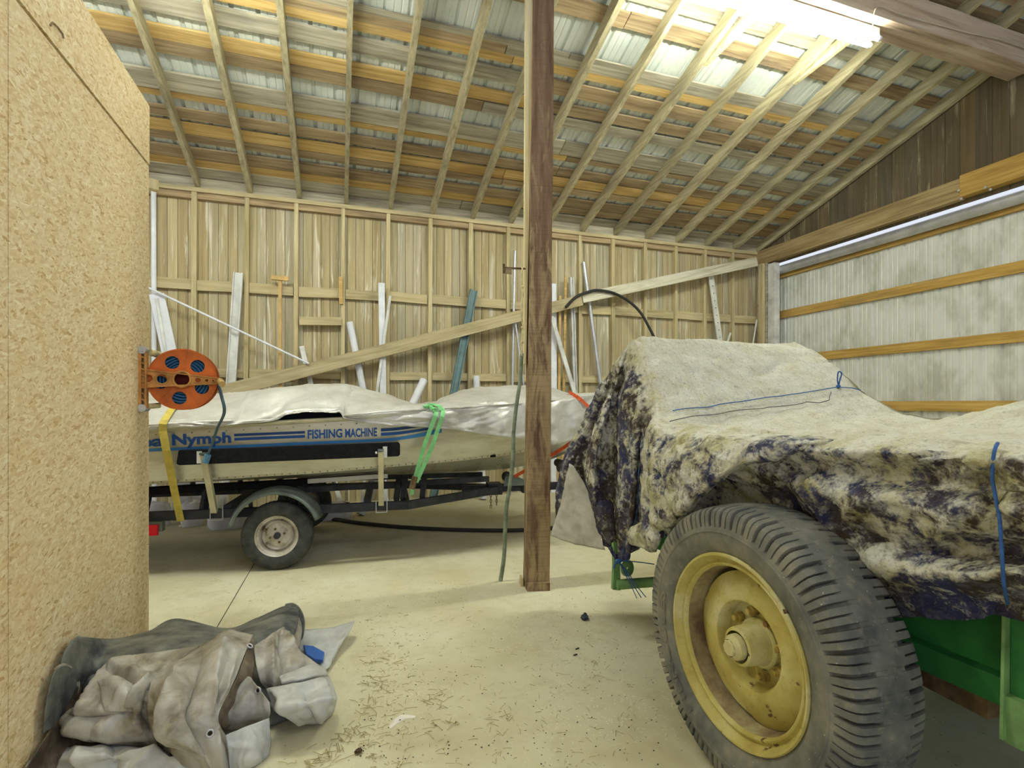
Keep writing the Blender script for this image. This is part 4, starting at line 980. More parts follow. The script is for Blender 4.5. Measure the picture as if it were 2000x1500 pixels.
# ---- the tarp: a skirt of hanging columns plus a sagging top
def KX(l): return [atX(u,v,x) for u,v,x in l]
def KY(l): return [atY(u,v,y) for u,v,y in l]
cols = [
 KX([(2000,878,1.625),(2000,906,1.53),(1999,955,1.60),(1994,1008,1.535),(1990,1075,1.64),(1986,1122,1.535),(1985,1165,1.655),(1985,1205,1.68)]),
 KX([(1945,872,1.625),(1945,901,1.545),(1941,950,1.615),(1932,1005,1.54),(1922,1072,1.64),(1920,1122,1.545),(1920,1165,1.655),(1915,1207,1.685)]),
 KX([(1890,868,1.62),(1885,896,1.53),(1874,945,1.60),(1867,1000,1.54),(1860,1070,1.645),(1858,1122,1.55),(1858,1165,1.655),(1855,1210,1.685)]),
 KX([(1850,864,1.625),(1846,892,1.55),(1838,940,1.61),(1831,995,1.535),(1827,1066,1.645),(1825,1119,1.555),(1824,1163,1.66),(1822,1210,1.685)]),
 KX([(1790,856,1.62),(1786,886,1.53),(1776,932,1.60),(1771,988,1.535),(1767,1062,1.645),(1765,1113,1.57),(1762,1160,1.665),(1755,1205,1.69)]),
 KX([(1720,853,1.625),(1716,882,1.545),(1711,925,1.60),(1708,980,1.53),(1712,1050,1.64),(1718,1106,1.59),(1730,1155,1.67),(1738,1197,1.69)]),
 KX([(1655,850,1.62),(1650,880,1.525),(1650,918,1.595),(1652,970,1.525),(1664,1035,1.61),(1680,1092,1.655),(1700,1150,1.675),(1720,1190,1.69)]),
 KX([(1590,851,1.62),(1587,880,1.53),(1583,912,1.595),(1586,955,1.535),(1602,1015,1.615),(1625,1075,1.662),(1660,1130,1.678),(1700,1170,1.69)]),
 KX([(1530,850,1.62),(1527,878,1.52),(1522,908,1.575),(1526,946,1.56),(1545,1000,1.655),(1570,1050,1.675),(1620,1110,1.68),(1680,1150,1.69)]),
 KX([(1450,846,1.62),(1446,876,1.52),(1440,902,1.47),(1442,935,1.56),(1446,965,1.655),(1470,1010,1.672),(1540,1080,1.68),(1620,1130,1.69)]),
 KX([(1395,840,1.61),(1390,866,1.54),(1384,905,1.57),(1380,938,1.61),(1380,962,1.65),(1390,985,1.665),(1420,1020,1.675),(1480,1060,1.68)]),
 KX([(1340,832,1.59),(1334,860,1.53),(1330,905,1.53),(1326,945,1.53),(1324,975,1.54),(1326,1000,1.55),(1330,1012,1.56),(1334,1016,1.57)]),
 KX([(1288,826,1.56),(1278,842,1.51),(1271,880,1.49),(1269,930,1.49),(1270,975,1.49),(1276,1015,1.50),(1286,1035,1.52),(1298,1050,1.54)]),
 KX([(1279,775,1.63),(1264,820,1.60),(1256,870,1.585),(1252,930,1.585),(1249,980,1.59),(1246,1020,1.595),(1243,1050,1.60),(1240,1075,1.60)]),
 KX([(1258,712,1.66),(1247,770,1.61),(1241,830,1.57),(1236,900,1.555),(1232,960,1.55),(1229,1020,1.56),(1227,1060,1.565),(1224,1092,1.575)]),
 KX([(1239,664,1.685),(1226,720,1.63),(1216,800,1.585),(1212,880,1.565),(1210,950,1.555),(1210,1010,1.555),(1211,1050,1.56),(1213,1096,1.565)]),
 KY([(1232,668,2.76),(1215,725,2.83),(1200,790,2.86),(1190,860,2.88),(1186,930,2.88),(1190,1000,2.86),(1198,1050,2.82),(1207,1094,2.76)]),
 KY([(1226,674,2.79),(1206,730,2.82),(1185,800,2.82),(1168,860,2.82),(1160,930,2.84),(1166,1000,2.84),(1182,1050,2.80),(1202,1090,2.74)]),
 KY([(1221,681,2.81),(1196,740,2.92),(1170,805,2.98),(1146,865,3.02),(1132,905,3.04),(1140,960,3.02),(1160,1020,2.95),(1190,1072,2.86)]),
 KY([(1217,688,2.83),(1190,743,2.93),(1156,808,3.0),(1122,868,3.06),(1104,910,3.10),(1100,960,3.16),(1100,1000,3.2),(1102,1040,3.24)]),
 [Vector((1.78,2.84,1.77)),Vector((1.70,2.95,1.6)),Vector((1.62,3.05,1.4)),Vector((1.56,3.15,1.15)),Vector((1.53,3.22,.95)),Vector((1.52,3.28,.8)),Vector((1.52,3.3,.65)),Vector((1.52,3.32,.5))],
 [Vector((2.3,2.84,1.78)),Vector((2.3,2.92,1.6)),Vector((2.3,2.97,1.4)),Vector((2.3,3.0,1.15)),Vector((2.3,3.0,.95)),Vector((2.3,3.02,.8)),Vector((2.3,3.02,.65)),Vector((2.3,3.02,.5))],
 [Vector((2.86,2.84,1.77)),Vector((2.93,2.92,1.6)),Vector((2.97,2.95,1.4)),Vector((3.0,2.97,1.15)),Vector((3.0,3.0,.95)),Vector((3.0,3.0,.8)),Vector((3.0,3.0,.65)),Vector((3.0,3.0,.5))]]
c0 = [p + Vector((.0,-.35,0)) for p in cols[0]]; c1 = [p + Vector((0,-2.3,0)) for p in cols[0]]
cols = [c1,c0] + cols
NTOP = 18
NR, NCc = 110, 22
nc = (len(cols)-1)*NCc+1
SK = [[None]*nc for _ in range(NR)]
for j in range(nc):
    tc = j/NCc; ctl = [cr([c[i] for c in cols], tc) for i in range(8)]
    for i in range(NR): SK[i][j] = cr(ctl, 7*i/(NR-1))
def skw(p, s, t):
    q = Vector((p.x*.7,p.y,p.z)); f = min(1, s*9); w1 = mnoise.noise(q*2.1)*.25; w2 = mnoise.noise(q*2.1+Vector((7,3,1)))*.25
    y = p.y+w1; z = p.z+w2; tc = t*(len(cols)-1)
    e = .012*fbm(q*3.2,4) + .005*fbm(q*13,3)
    e += .026*ridge(y*2.4+z*1.5, z*2.6-y*.6, 1, 2.2) - .024*ridge(y*2.0-z*1.9+4, z*2.0, 5, 2.2)
    e += .011*ridge(y*6+z*5, z*5-y*2, 3, 2.) - .010*ridge(y*7-z*6, z*4+y*2, 9, 2.)
    e += .0045*ridge(y*17+z*9, z*15, 2, 2.)
    if tc > 13: e = e*.6 + .012*math.sin(tc*5.2+p.z*1.5)*min(1,s*2)
    return -e*f
SK = rumple(SK, skw)
FYZ = ([-1.6,.2,.83,1.15,1.48,1.66,1.83,1.95,2.09,2.29,2.5,2.73],[1.43,1.43,1.425,1.415,1.395,1.35,1.32,1.335,1.386,1.53,1.68,1.81])
jt = (NTOP-1)*NCc
NW = 80; TP = []
for j in range(jt+1):
    a = SK[0][j]; y = max(a.y, -1.6); ys_ = y if y < 2.3 else y
    zf = smooth_ip(*FYZ, ys_); b = Vector((2.93, ys_, zf)); row = []
    hump = max(0, min(1, (y-2.25)/.45)); sag = .055*(1-hump)
    m1 = a.lerp(b,.3)+Vector((0,0,-sag*.9+.02*hump)); m2 = a.lerp(b,.65)+Vector((0,0,-sag+.01*hump))
    ctl = [a, a.lerp(b,.06)+Vector((0,0,.012*(1-hump)+.02*hump)), m1, m2, a.lerp(b,.95)+Vector((0,0,.004)), b, Vector((3.0,ys_,zf-.12)), Vector((3.03,ys_,max(.75,zf-.55)))]
    TP.append([cr(ctl, 7*i/(NW-1)) for i in range(NW)])
def tpw(p, s, t):
    f = min(1, t*8); w1 = mnoise.noise(Vector((p.x*2,p.y*2,1)))*.2; w2 = mnoise.noise(Vector((p.x*2,p.y*2,6)))*.2; x = p.x+w1; y = p.y+w2
    e = .013*fbm((p.x*1.5,p.y*1.5,3),3) + .005*fbm((p.x*9+p.y*3,p.y*7,1),4)
    e += .016*ridge(x*1.5+y*1.7, y*1.0-x*.6, 5, 2.2) - .012*ridge(x*1.2-y*1.4, y*1.2, 8, 2.2)
    e += .007*ridge(x*5+y*6, y*3-x*3, 8, 2.) + .005*ridge(x*9-y*7+2, y*6, 3, 2.)
    return e*f
TP = rumple(TP, tpw)
tm = MB(); dust = []
tm.grid(SK, flip=True)
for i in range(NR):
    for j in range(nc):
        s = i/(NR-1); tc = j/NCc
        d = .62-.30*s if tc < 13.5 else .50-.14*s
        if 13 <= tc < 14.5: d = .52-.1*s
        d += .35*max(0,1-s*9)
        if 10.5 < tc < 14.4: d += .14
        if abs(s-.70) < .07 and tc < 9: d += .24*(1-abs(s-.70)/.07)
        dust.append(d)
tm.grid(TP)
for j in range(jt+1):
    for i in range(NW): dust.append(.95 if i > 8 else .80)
k = NT('mud_caked_tarp', .8, 0, .3); v = k.co(rnd=False)
n1 = k.noise(v, 9., 8, .72, .35); n2 = k.noise(v, 30, 6, .75); n3 = k.noise(v, 2.6, 5, .65); n4 = k.noise(v, 80, 3, .65); n5 = k.noise(v, 11, 5, .7, .6)
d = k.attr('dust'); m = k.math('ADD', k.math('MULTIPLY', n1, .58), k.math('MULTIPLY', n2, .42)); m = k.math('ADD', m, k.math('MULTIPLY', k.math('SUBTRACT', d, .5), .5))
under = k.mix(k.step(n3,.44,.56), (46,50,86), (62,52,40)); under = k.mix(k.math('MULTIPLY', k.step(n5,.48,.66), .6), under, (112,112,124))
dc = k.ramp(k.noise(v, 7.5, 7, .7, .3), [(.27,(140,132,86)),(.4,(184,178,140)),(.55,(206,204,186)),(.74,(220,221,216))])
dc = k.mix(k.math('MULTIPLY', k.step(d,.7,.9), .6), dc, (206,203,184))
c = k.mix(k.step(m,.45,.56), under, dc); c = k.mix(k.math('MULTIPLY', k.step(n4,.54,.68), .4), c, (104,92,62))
wr_ = k.noise(k.co((14,5,9), rnd=False, rot=(0,0,.6)), 2.2, 5, .65, .5); c = k.mix(k.math('MULTIPLY', k.step(wr_,.56,.68), .35), c, (138,138,140))
k.col(c); k.bump(k.math('ADD', n2, k.math('MULTIPLY', wr_, 1.2)),.75,.012); M_MUD = k.mat
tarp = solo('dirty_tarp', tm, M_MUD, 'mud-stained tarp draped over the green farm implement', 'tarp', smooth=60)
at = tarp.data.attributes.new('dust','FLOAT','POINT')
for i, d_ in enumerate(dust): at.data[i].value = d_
k = NT('tarp_reverse', .6, 0, .4); n = k.noise(k.co(rnd=False), 9, 5, .6); k.col(k.ramp(n, [(.3,(164,161,146)),(.6,(192,190,178)),(.8,(206,204,194))])); k.bump(n,.25,.006); M_REV = k.mat
G = patch([KY([(1113,905,3.02),(1117,907,3.0),(1121,910,2.98)]), KY([(1100,965,3.12),(1125,960,3.0),(1148,960,2.93)]), KY([(1086,1015,3.2),(1122,1020,3.02),(1166,1022,2.86)]), KY([(1077,1046,3.24),(1120,1062,3.05),(1184,1074,2.78)])], 30, 30)
G = rumple(G, lambda p,s,t: .012*fbm(p*5,3)+.006*fbm(p*16,2))
fm = MB().grid(G); fl = part('flap', fm, M_REV, tarp, smooth=60, label='clean grey reverse side of the tarp'); md = fl.modifiers.new('Solidify','SOLIDIFY'); md.thickness = .004
G = patch([KX([(1222,1042,1.58),(1245,1024,1.53),(1272,1022,1.50),(1292,1046,1.5)]), KX([(1224,1048,1.53),(1250,1045,1.49),(1272,1052,1.47),(1290,1058,1.5)]), KX([(1230,1062,1.56),(1252,1070,1.52),(1270,1078,1.5),(1282,1076,1.52)])], 20, 24)
G = rumple(G, lambda p,s,t: .012*fbm(p*9,3)); cm = MB().grid(G); fl = part('folded_corner', cm, M_MUD, tarp, smooth=60); md = fl.modifiers.new('Solidify','SOLIDIFY'); md.thickness = .004
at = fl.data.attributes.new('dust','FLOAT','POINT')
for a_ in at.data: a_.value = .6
G = patch([KY([(1160,1000,2.78),(1170,980,2.72),(1188,977,2.72),(1197,985,2.74)]), KY([(1172,1030,2.74),(1182,1020,2.70),(1194,1015,2.70),(1200,1020,2.72)]), KY([(1190,1065,2.72),(1195,1060,2.70),(1200,1055,2.70),(1204,1060,2.71)])], 20, 20)
cm = MB().grid(rumple(G, lambda p,s,t: .008*fbm(p*9,3))); fl = part('folded_corner', cm, M_MUD, tarp, smooth=60); md = fl.modifiers.new('Solidify','SOLIDIFY'); md.thickness = .004
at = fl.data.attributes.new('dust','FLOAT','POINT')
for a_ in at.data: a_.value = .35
LP = [KX([(1286,829,1.548),(1340,834,1.582),(1395,841,1.602),(1450,847,1.612),(1510,850,1.612),(1570,851,1.625),(1630,851,1.66)]),
 KX([(1274,880,1.455),(1330,866,1.482),(1390,864,1.49),(1448,866,1.495),(1510,864,1.505),(1570,862,1.53),(1630,860,1.60)]),
 KX([(1267,950,1.44),(1322,920,1.43),(1380,895,1.445),(1443,888,1.455),(1512,876,1.48),(1572,870,1.525),(1632,866,1.60)]),
 KX([(1270,1015,1.445),(1318,1000,1.42),(1375,952,1.425),(1440,905,1.44),(1515,888,1.475),(1575,878,1.535),(1634,870,1.61)]),
 KX([(1284,1042,1.475),(1328,1012,1.445),(1382,964,1.455),(1444,914,1.465),(1518,893,1.495),(1577,882,1.56),(1635,874,1.63)])]
G = rumple(patch(LP, 70, 120), lambda p,s,t: -min(1,6*s)*min(1,8*(1-t))*(.010*fbm(p*4,4)+.013*ridge(p.y*5+p.z*4,p.z*5-p.y*2,3,2.)-.013*ridge(p.y*5.5-p.z*6,p.z*4+p.y*2,9,2.)+.004*ridge(p.y*15+p.z*9,p.z*14,2,2.)))
lm = MB().grid(G); fl = part('front_lap', lm, M_MUD, tarp, smooth=60); md = fl.modifiers.new('Solidify','SOLIDIFY'); md.thickness = .004
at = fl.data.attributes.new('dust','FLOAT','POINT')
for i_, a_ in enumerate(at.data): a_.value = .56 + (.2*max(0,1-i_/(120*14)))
TB = bvh_of(tm, lm)
# ropes on the tarp
M_BROPE = plain('blue_rope', (58,98,158), .7, 0, .2, 40); M_TWINE = plain('grey_twine', (112,106,104), .8, 0, .2, 40)
def rope(name, px, r, m, label, off=.014, n=4, cat='rope'):
    pts = []
    for (u0,v0),(u1,v1) in zip(px,px[1:]):
        for i in range(n):
            p = onto(TB, u0+(u1-u0)*i/n, v0+(v1-v0)*i/n, off+r)
            if p is not None and (not pts or (p-pts[-1]).length < .45): pts.append(p)
    return solo(name, MB().tube([cr(pts,i*.5) for i in range(len(pts)*2-1)], r, 7), m, label, cat, smooth=60)
rope('blue_rope', [(1950,878),(1942,893),(1941,925),(1951,1005),(1965,1125),(1973,1168),(1990,1198)], .0042, M_BROPE, 'thick blue rope hanging down over the tarp at the right edge', .012, 1)
rope('blue_string', [(1312,806),(1400,794),(1500,780),(1580,769),(1635,760),(1660,762),(1685,768)], .0028, M_BROPE, 'thin blue cord stretched across the top of the dirty tarp')
rope('grey_wire', [(1310,828),(1350,818),(1400,812),(1440,806),(1500,800),(1545,796),(1575,790),(1600,792),(1618,786),(1622,765)], .0026, M_TWINE, 'thin grey wire wandering over the tarp below the blue cord')
p = onto(TB,1637,757,.01)
mb = MB().sphere(p,.012,7); mb.tube([cr([p,p+Vector((.0,-.01,.04)),p+Vector((.012,-.01,.075)),p+Vector((-.006,-.005,.085)),p+Vector((-.008,0,.04)),p],i*.25) for i in range(21)],.004,6)
solo('rope_knot', mb, M_BROPE, 'blue knot with a loop standing on the tarp cord', 'knot', smooth=60)
rope('blue_twine', [(1256,905),(1250,940),(1243,975),(1238,1005),(1233,1035),(1226,1060),(1219,1085)], .0022, M_BROPE, 'thin blue twine hanging down the left side of the tarp')
kp = atX(1208,1096,1.54)
mb = MB().sphere(kp,.016,7,sq=(1.4,1,.8)); mb.tube([kp+Vector((.01,0,0)),kp+Vector((-.03,-.01,-.012)),kp+Vector((-.035,-.01,-.035))],.006,6)
mb.tube([kp,kp+Vector((.06,-.03,.002)),kp+Vector((.13,-.05,-.006)),kp+Vector((.2,-.06,-.02))],.003,6)
for q in range(3): mb.tube([cr([kp,kp+Vector((.03+.01*q,-.01,-.06)),kp+Vector((.075+.02*q,-.03,-.16)),kp+Vector((.10+.03*q,-.035,-.215))],i*.3) for i in range(11)],.0026,6)
solo('twine_knot', mb, M_BROPE, 'blue twine knotted under the gathered tarp corner, tied down to the green tube', 'twine', smooth=60)
# ------------------------------------------------------------------ crumpled tarp heap on the floor
k = NT('grey_tarp', .4, 0, .5); n = k.noise(k.co(rnd=False), 4.2, 7, .68, .4); n2 = k.noise(k.co(rnd=False), 22, 5, .65)
c = k.ramp(n, [(.33,(94,84,70)),(.43,(148,141,126)),(.55,(180,177,168)),(.72,(206,205,202))]); c = k.mix(k.math('MULTIPLY', k.step(n2,.56,.72), .4), c, (204,190,154)); k.col(c); k.bump(n2,.3,.006); M_GT = k.mat
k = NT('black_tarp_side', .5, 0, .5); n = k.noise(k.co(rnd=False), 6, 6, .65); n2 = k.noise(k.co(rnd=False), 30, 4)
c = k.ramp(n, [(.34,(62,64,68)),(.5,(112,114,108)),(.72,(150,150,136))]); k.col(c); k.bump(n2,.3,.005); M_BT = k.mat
k = NT('silver_tarp_side', .4, 0, .5); n = k.noise(k.co(rnd=False), 8, 5, .6); k.col(k.ramp(n, [(.3,(176,178,174)),(.6,(206,208,206))])); k.bump(n,.3,.006); M_ST = k.mat
hm = MB()
def floorpt(u,v,z):
    p = atZ(u,v,z)
    return p if p.x > -1.065 else atX(u,v,-1.065+.06*z)
def zz(rows): return [[floorpt(u,v,z) for u,v,z in r] for r in rows]
def sheet(rows, mi, nr=64, nc=64, a=.011, cz=.013, fr=7, seed=0, flip=False, folds=()):
    G = patch(zz(rows), nr, nc)
    def f(p,s,t):
        q = p*fr+Vector((seed*3.7,seed,0)); w = Vector((fbm(q*.5,2),fbm(q*.5+Vector((5,5,5)),2),0))*.5; q = q+w
        e = a*.5*fbm(q*.6,3) + cz*.5*ridge(q.x*.75+q.y*.5,q.y*.75-q.x*.3+q.z,1,1.6) - cz*.5*ridge(q.x*.7-q.y*.7,q.y*.7+q.z*.8,6,1.6)
        e += cz*.3*ridge(q.x*2+q.z,q.y*1.8-q.x*.5,3,1.8) - cz*.3*ridge(q.x*1.7-q.y,q.y*2+q.z,8,1.8)
        sw = s + w.x*.05; tw = t + w.y*.05
        for (s0,t0,s1,t1,wd,h) in folds:
            dx = s1-s0; dy = t1-t0; l2 = dx*dx+dy*dy; k_ = ((sw-s0)*dx+(tw-t0)*dy)/l2; kk = max(0,min(1,k_))
            d = math.hypot(sw-s0-dx*kk, tw-t0-dy*kk); u_ = max(0,1-d/wd)
            e += h*u_**1.4*(.55+.45*math.sin(pi*max(.05,min(.95,kk))))
        return e*min(1,.35+5*min(s,1-s,t,1-t))
    G = rumple(G, f)
    for r in G:
        for p in r: p.z = max(p.z, .004); p.x = max(p.x, -1.082)
    hm.grid(G, mi, flip)
# heap core, in shade under the folds
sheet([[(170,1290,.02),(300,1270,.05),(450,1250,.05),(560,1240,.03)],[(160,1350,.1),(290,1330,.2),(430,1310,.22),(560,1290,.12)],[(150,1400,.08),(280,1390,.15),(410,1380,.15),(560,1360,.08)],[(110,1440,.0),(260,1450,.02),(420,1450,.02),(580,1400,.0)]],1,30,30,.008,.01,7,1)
# dark roll at the back
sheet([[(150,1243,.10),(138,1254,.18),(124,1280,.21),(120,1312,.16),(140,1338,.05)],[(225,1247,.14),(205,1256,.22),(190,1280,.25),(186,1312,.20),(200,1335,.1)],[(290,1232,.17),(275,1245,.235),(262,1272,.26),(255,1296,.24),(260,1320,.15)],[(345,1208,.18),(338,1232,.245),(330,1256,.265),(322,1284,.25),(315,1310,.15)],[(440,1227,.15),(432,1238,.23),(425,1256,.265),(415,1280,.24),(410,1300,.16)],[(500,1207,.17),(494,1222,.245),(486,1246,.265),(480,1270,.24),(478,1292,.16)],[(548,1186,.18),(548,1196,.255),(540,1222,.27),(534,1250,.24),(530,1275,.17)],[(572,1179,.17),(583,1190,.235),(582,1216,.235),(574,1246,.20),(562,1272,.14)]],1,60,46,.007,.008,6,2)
# its open end: lip curling round with grey inside
sheet([[(558,1180,.22),(574,1178,.23),(588,1190,.215),(596,1215,.17),(592,1245,.12),(578,1262,.08)],[(556,1192,.20),(572,1188,.205),(582,1200,.19),(588,1222,.15),(584,1245,.11),(572,1256,.08)]],1,6,40,.001,.001,6,3)
sheet([[(562,1195,.2),(574,1190,.2),(584,1205,.17)],[(556,1225,.19),(572,1222,.2),(590,1230,.15)],[(545,1260,.17),(566,1262,.17),(584,1262,.1)],[(542,1278,.12),(560,1285,.1),(575,1280,.06)]],0,24,24,.006,.012,9,4)
# flat pale sheet running out to the right
sheet([[(560,1236,.05),(610,1230,.06),(650,1226,.05),(693,1213,.09)],[(580,1258,.045),(620,1256,.05),(656,1250,.06),(684,1232,.075)],[(590,1285,.03),(624,1284,.04),(650,1276,.045),(668,1256,.05)],[(596,1310,.01),(622,1310,.02),(640,1306,.02),(652,1286,.02)]],2,36,40,.008,.014,7,5)
# left drape
sheet([[(205,1300,.24),(225,1284,.275),(300,1276,.295),(390,1263,.30)],[(185,1335,.21),(215,1322,.26),(290,1315,.27),(350,1305,.28)],[(160,1372,.16),(200,1368,.22),(262,1358,.25),(310,1352,.24)],[(128,1392,.15),(180,1398,.18),(250,1390,.21),(300,1392,.17)],[(118,1412,.10),(170,1432,.11),(240,1432,.12),(305,1438,.09)],[(128,1432,.03),(190,1458,.02),(250,1466,.02),(315,1474,.02)]],0,90,90,.012,.016,5,6,False,[(.12,.1,.75,.2,.13,.05),(.2,.38,.62,.62,.17,-.075),(.2,.82,.68,.5,.12,.05),(.05,.3,.3,.75,.1,.03),(.62,.05,.66,.95,.10,-.035),(.78,.05,.84,.9,.14,.03),(.4,.85,.75,.95,.1,-.04)])
# pocket between left drape and the big fold
sheet([[(188,1330,.27),(230,1322,.285),(270,1345,.25),(300,1350,.27)],[(195,1345,.25),(240,1350,.27),(280,1375,.21),(310,1362,.24)],[(205,1390,.2),(250,1390,.2),(290,1392,.17),(312,1380,.19)]],0,30,36,.012,.024,8,7)
# central drape
sheet([[(300,1318,.27),(350,1288,.30),(437,1236,.345),(494,1240,.335)],[(292,1345,.27),(350,1322,.32),(420,1290,.335),(476,1282,.305)],[(284,1378,.22),(345,1366,.30),(415,1345,.29),(456,1332,.275)],[(292,1412,.16),(350,1408,.25),(405,1395,.225),(428,1392,.215)],[(308,1448,.09),(366,1446,.18),(412,1430,.165),(430,1420,.16)],[(330,1478,.03),(385,1482,.10),(425,1472,.10),(446,1452,.08)],[(368,1500,.0),(408,1512,.02),(440,1508,.015),(450,1488,.01)]],0,100,90,.012,.016,5,8,False,[(.0,.72,1,.60,.13,.045),(.08,.5,.95,.42,.12,-.055),(.1,.3,.75,.22,.12,.05),(.3,.05,.9,.28,.10,-.04),(.2,.9,.62,.84,.12,.03),(.55,.3,.98,.5,.1,.035),(.3,.7,.5,.9,.08,-.03)])
# folded strip with its dark reverse
sheet([[(490,1240,.335),(476,1290,.30),(452,1345,.25),(412,1405,.19)],[(497,1256,.315),(492,1305,.255),(468,1358,.19),(425,1415,.14)],[(496,1290,.26),(492,1345,.19),(474,1388,.13),(440,1424,.09)]],3,24,50,.006,.010,8,9)
# right flap with the grommet
sheet([[(470,1335,.235),(487,1322,.245),(506,1345,.215),(527,1372,.165)],[(452,1370,.18),(478,1362,.19),(502,1370,.165),(528,1392,.13)],[(432,1405,.13),(465,1400,.13),(495,1400,.11),(526,1400,.10)],[(420,1424,.07),(455,1424,.07),(490,1416,.06),(522,1408,.07)]],0,40,40,.007,.012,7,10)
# upper right folds
sheet([[(495,1262,.30),(530,1240,.28),(552,1225,.26),(562,1235,.22)],[(500,1300,.25),(530,1282,.25),(556,1262,.235),(574,1262,.2)],[(508,1330,.19),(540,1315,.2),(572,1290,.2),(596,1280,.15)],[(520,1345,.13),(555,1335,.15),(590,1315,.15),(628,1304,.1)]],0,64,64,.008,.012,6,11,False,[(.0,.35,1,.2,.13,.035),(.1,.6,.9,.5,.12,-.04),(.1,.85,.8,.75,.12,.035)])
sheet([[(545,1322,.19),(580,1308,.195),(610,1298,.18),(634,1305,.13)],[(550,1334,.19),(585,1326,.20),(616,1318,.185),(640,1316,.13)],[(552,1342,.15),(590,1336,.16),(618,1328,.15),(642,1322,.1)]],2,26,36,.006,.012,9,12)
# right bundle
sheet([[(520,1345,.18),(560,1338,.20),(610,1328,.19),(642,1322,.14)],[(528,1366,.15),(572,1352,.19),(622,1346,.17),(653,1346,.11)],[(530,1380,.12),(576,1380,.16),(622,1374,.145),(656,1366,.075)],[(540,1392,.06),(588,1402,.09),(624,1402,.08),(652,1386,.03)],[(555,1398,.0),(592,1412,.0),(624,1412,.0),(648,1396,.0)]],2,70,70,.008,.012,6,13,False,[(.1,.1,.8,.35,.14,.03),(.1,.5,.85,.55,.12,-.03),(.05,.8,.8,.7,.14,.03),(.45,.05,.5,.95,.1,.02)])
# sheet below the flap
sheet([[(440,1436,.13),(480,1420,.13),(526,1402,.115)],[(445,1462,.09),(490,1446,.1),(528,1440,.06)],[(448,1490,.03),(490,1482,.05),(526,1468,.01)],[(450,1505,.0),(488,1500,.0),(522,1482,.0)]],2,36,36,.007,.013,8,14)
# black loop standing against the partition, and its sheet
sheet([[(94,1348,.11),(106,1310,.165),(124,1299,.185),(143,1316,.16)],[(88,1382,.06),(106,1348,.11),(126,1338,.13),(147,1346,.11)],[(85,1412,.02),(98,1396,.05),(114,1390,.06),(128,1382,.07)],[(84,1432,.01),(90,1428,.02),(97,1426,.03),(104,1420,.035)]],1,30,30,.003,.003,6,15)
sheet([[(104,1306,.17),(124,1296,.19),(145,1312,.165),(150,1345,.115),(130,1386,.075),(100,1430,.035),(50,1498,.006)],[(108,1310,.175),(125,1301,.195),(150,1314,.17),(156,1346,.12),(137,1390,.08),(108,1436,.04),(60,1500,.01)]],0,6,70,.002,.002,6,18)
sheet([[(146,1338,.12),(165,1352,.1),(180,1385,.08)],[(125,1385,.07),(150,1405,.07),(180,1420,.06)],[(96,1428,.035),(130,1440,.05),(185,1445,.05)],[(52,1496,.004),(100,1500,.012),(190,1490,.02)],[(40,1525,.004),(100,1525,.004),(200,1520,.004)]],3,36,36,.006,.009,7,16)
# pale sheets along the front
sheet([[(130,1462,.04),(200,1455,.06),(270,1462,.05),(330,1476,.04)],[(120,1480,.06),(200,1474,.095),(290,1478,.07),(370,1494,.04)],[(110,1505,.02),(200,1500,.05),(290,1500,.05),(390,1512,.01)],[(110,1535,.0),(210,1535,.0),(300,1530,.0),(400,1530,.0)]],2,60,80,.010,.014,5,17,False,[(.1,.1,.8,.3,.12,.03),(.1,.45,.9,.4,.1,-.03),(.15,.75,.8,.55,.13,.03),(.4,.05,.35,.9,.12,.02)])
k = NT('brown_stained_tarp', .5, 0, .4); n = k.noise(k.co(rnd=False), 7, 6, .65); k.col(k.ramp(n, [(.34,(72,64,56)),(.52,(112,98,80)),(.7,(150,140,122))])); k.bump(n,.3,.006); M_BR = k.mat
heap = solo('crumpled_tarp', hm, [M_GT, M_BT, M_ST, M_BR], 'heap of crumpled grey and black tarpaulin on the floor by the partition', 'tarp', smooth=65)
md = heap.modifiers.new('Solidify','SOLIDIFY'); md.thickness = .003
HB = bvh_of(hm)
for u,v in ((505,1348),(410,1432),(487,1263)):
    p = onto(HB,u,v,.002); d = (Vector((0,0,H))-p).normalized(); h = HB.ray_cast(Vector((0,0,H)), -d); n_ = h[1] if h[1].dot(d) > 0 else -h[1]
    a = n_.orthogonal().normalized(); b = n_.cross(a)
    part('grommet', MB().tube([p+n_*.002+(a*math.cos(t*pi/10)+b*math.sin(t*pi/10))*.0115 for t in range(20)],.004,8,closed=True), M_STEEL, heap, smooth=60)
    part('grommet_hole', MB().tube([p,p+n_*.002],.009,12), M_DARKGAP, heap)
mb = MB().prism([atZ(592,1266,.052),atZ(612,1268,.052),atZ(634,1280,.05),atZ(631,1296,.05),atZ(614,1294,.05),atZ(598,1284,.05)],(0,0,.02))
solo('blue_tray', mb, plain('blue_plastic',(66,110,190),.4,0,.1), 'blue plastic scrap lying on the pale sheet of the tarp heap', 'plastic scrap', bevel=.005)

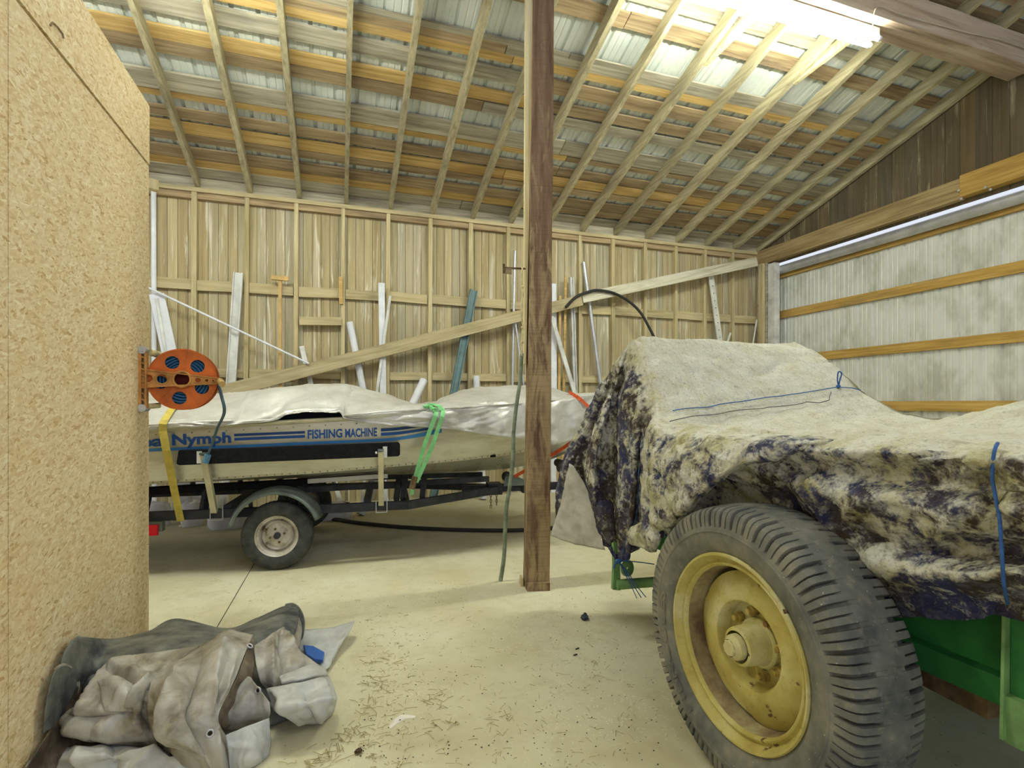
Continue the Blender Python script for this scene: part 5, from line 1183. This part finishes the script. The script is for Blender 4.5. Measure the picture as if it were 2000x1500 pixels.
# ------------------------------------------------------------------ bits on the floor
rs = random.Random(11); mb = MB()
def straw(p, L, ang, r=.0012):
    d = Vector((math.cos(ang),math.sin(ang),0)); q = d.cross(UP)*rs.uniform(-.25,.25)
    mb.tube([p, p+d*L*.5+q*L*.3+UP*.002, p+d*L], r, 4)
for i in range(520):
    u = rs.uniform(300,1250); v = rs.choice((rs.uniform(1110,1500), rs.uniform(1250,1500)))
    if u < 700 and 1180 < v: u = rs.uniform(705,800)
    p = atZ(u,v,.002); straw(p, rs.uniform(.008,.045), rs.uniform(0,pi), rs.uniform(.0005,.001))
for (u,v,n_) in ((720,1375,14),(850,1370,16),(860,1420,12),(685,1440,30),(640,1480,26),(970,1405,8),(600,1500,20),(760,1290,14),(735,1335,14),(1160,1300,8),(640,1018,40)):
    for i in range(n_):
        p = atZ(u,v,.003)+Vector((rs.gauss(0,.035),rs.gauss(0,.035),rs.uniform(0,.004))); straw(p, rs.uniform(.01,.07), rs.uniform(0,pi), .0011)
for i in range(260):
    u = rs.uniform(700,1290); v = rs.uniform(1150,1500); p = atZ(u,v,.001); r = rs.uniform(.001,.0034); mb.sphere(p+UP*r*.5, r, 3, 1, (1.3,1,.6))
solo('floor_litter', mb, [plain('old_straw',(168,150,92),.9,0,.3), plain('dark_crumb',(74,64,48),.9,0,.3)], 'loose straw, chaff and dark crumbs scattered over the concrete floor', 'litter', kind='stuff')
p = atZ(1142,1211,0); mb = MB().sphere(p+UP*.016,.022,9,sq=(1.1,1,.8),amp=.7); mb.sphere(p+Vector((.006,.005,.036)),.010,7,amp=.6)
solo('dark_lump', mb, plain('grey_lump',(70,76,84),.8,0,.3,40), 'small dark grey lump on the floor in front of the post', 'lump', smooth=60)
p = atZ(700,1471,0); mb = MB().sphere(p+UP*.008,.012,7,sq=(1.2,1,.8),amp=.6); solo('dirt_clod', mb, plain('brown_clod',(84,66,44),.9,0,.3,40), 'small brown dirt clod on the floor right of the tarp heap', 'clod', smooth=60)
for (u,v,lab) in ((1128,1268,'tiny black scrap on the floor in front of the big wheel, farther one'),(1124,1280,'tiny black scrap on the floor in front of the big wheel, nearer one')):
    p = atZ(u,v,.002); mb = MB().bar(p+Vector((-.012,0,.002)),p+Vector((.012,.006,.003)),.006,.004); solo('scrap', mb, M_HOSE, lab, 'scrap')
G = [[atZ(u,v,.0015) for u,v in r] for r in (((758,1422),(770,1405),(786,1396),(812,1398)),((764,1422),(778,1412),(792,1404),(810,1402)))]
mb = MB().grid(patch(G,4,16), flip=False); solo('white_smear', mb, plain('chalk',(236,232,222),.9,0,.1), 'white smear of lime on the concrete floor', 'smear', kind='stuff')
# ------------------------------------------------------------------ camera and view
cam = bpy.data.cameras.new('Camera'); co = bpy.data.objects.new('Camera', cam); COL.objects.link(co)
co.location = (0,0,H); co.rotation_euler = (pi/2, 0, -YAW); cam.sensor_width = 36; cam.lens = 36*F/2000; cam.shift_y = (V0-750)/2000
cam.clip_start = .05; sc.camera = co
sc.view_settings.view_transform = 'Standard'; sc.view_settings.look = 'None'; sc.view_settings.gamma = 1; sc.view_settings.exposure = EXPO
sc.view_settings.use_curve_mapping = False

GROUPS = {'fluorescent_lamp': 'fluorescent lamps under the hewn beam', 'sack': 'white sacks on the floor by the far wall', 'diagonal_board': 'boards of the long diagonal on the back wall',
          'wood_strip': 'thin wooden strips by the white board', 'scrap': 'black scraps on the floor', 'white_strip': 'white strips leaning on the back wall', 'leaning_white_strip': 'white strips leaning on the back wall'}
for o in sc.objects:
    if o.parent is None and o.name.split('.')[0] in GROUPS: o['group'] = GROUPS[o.name.split('.')[0]]
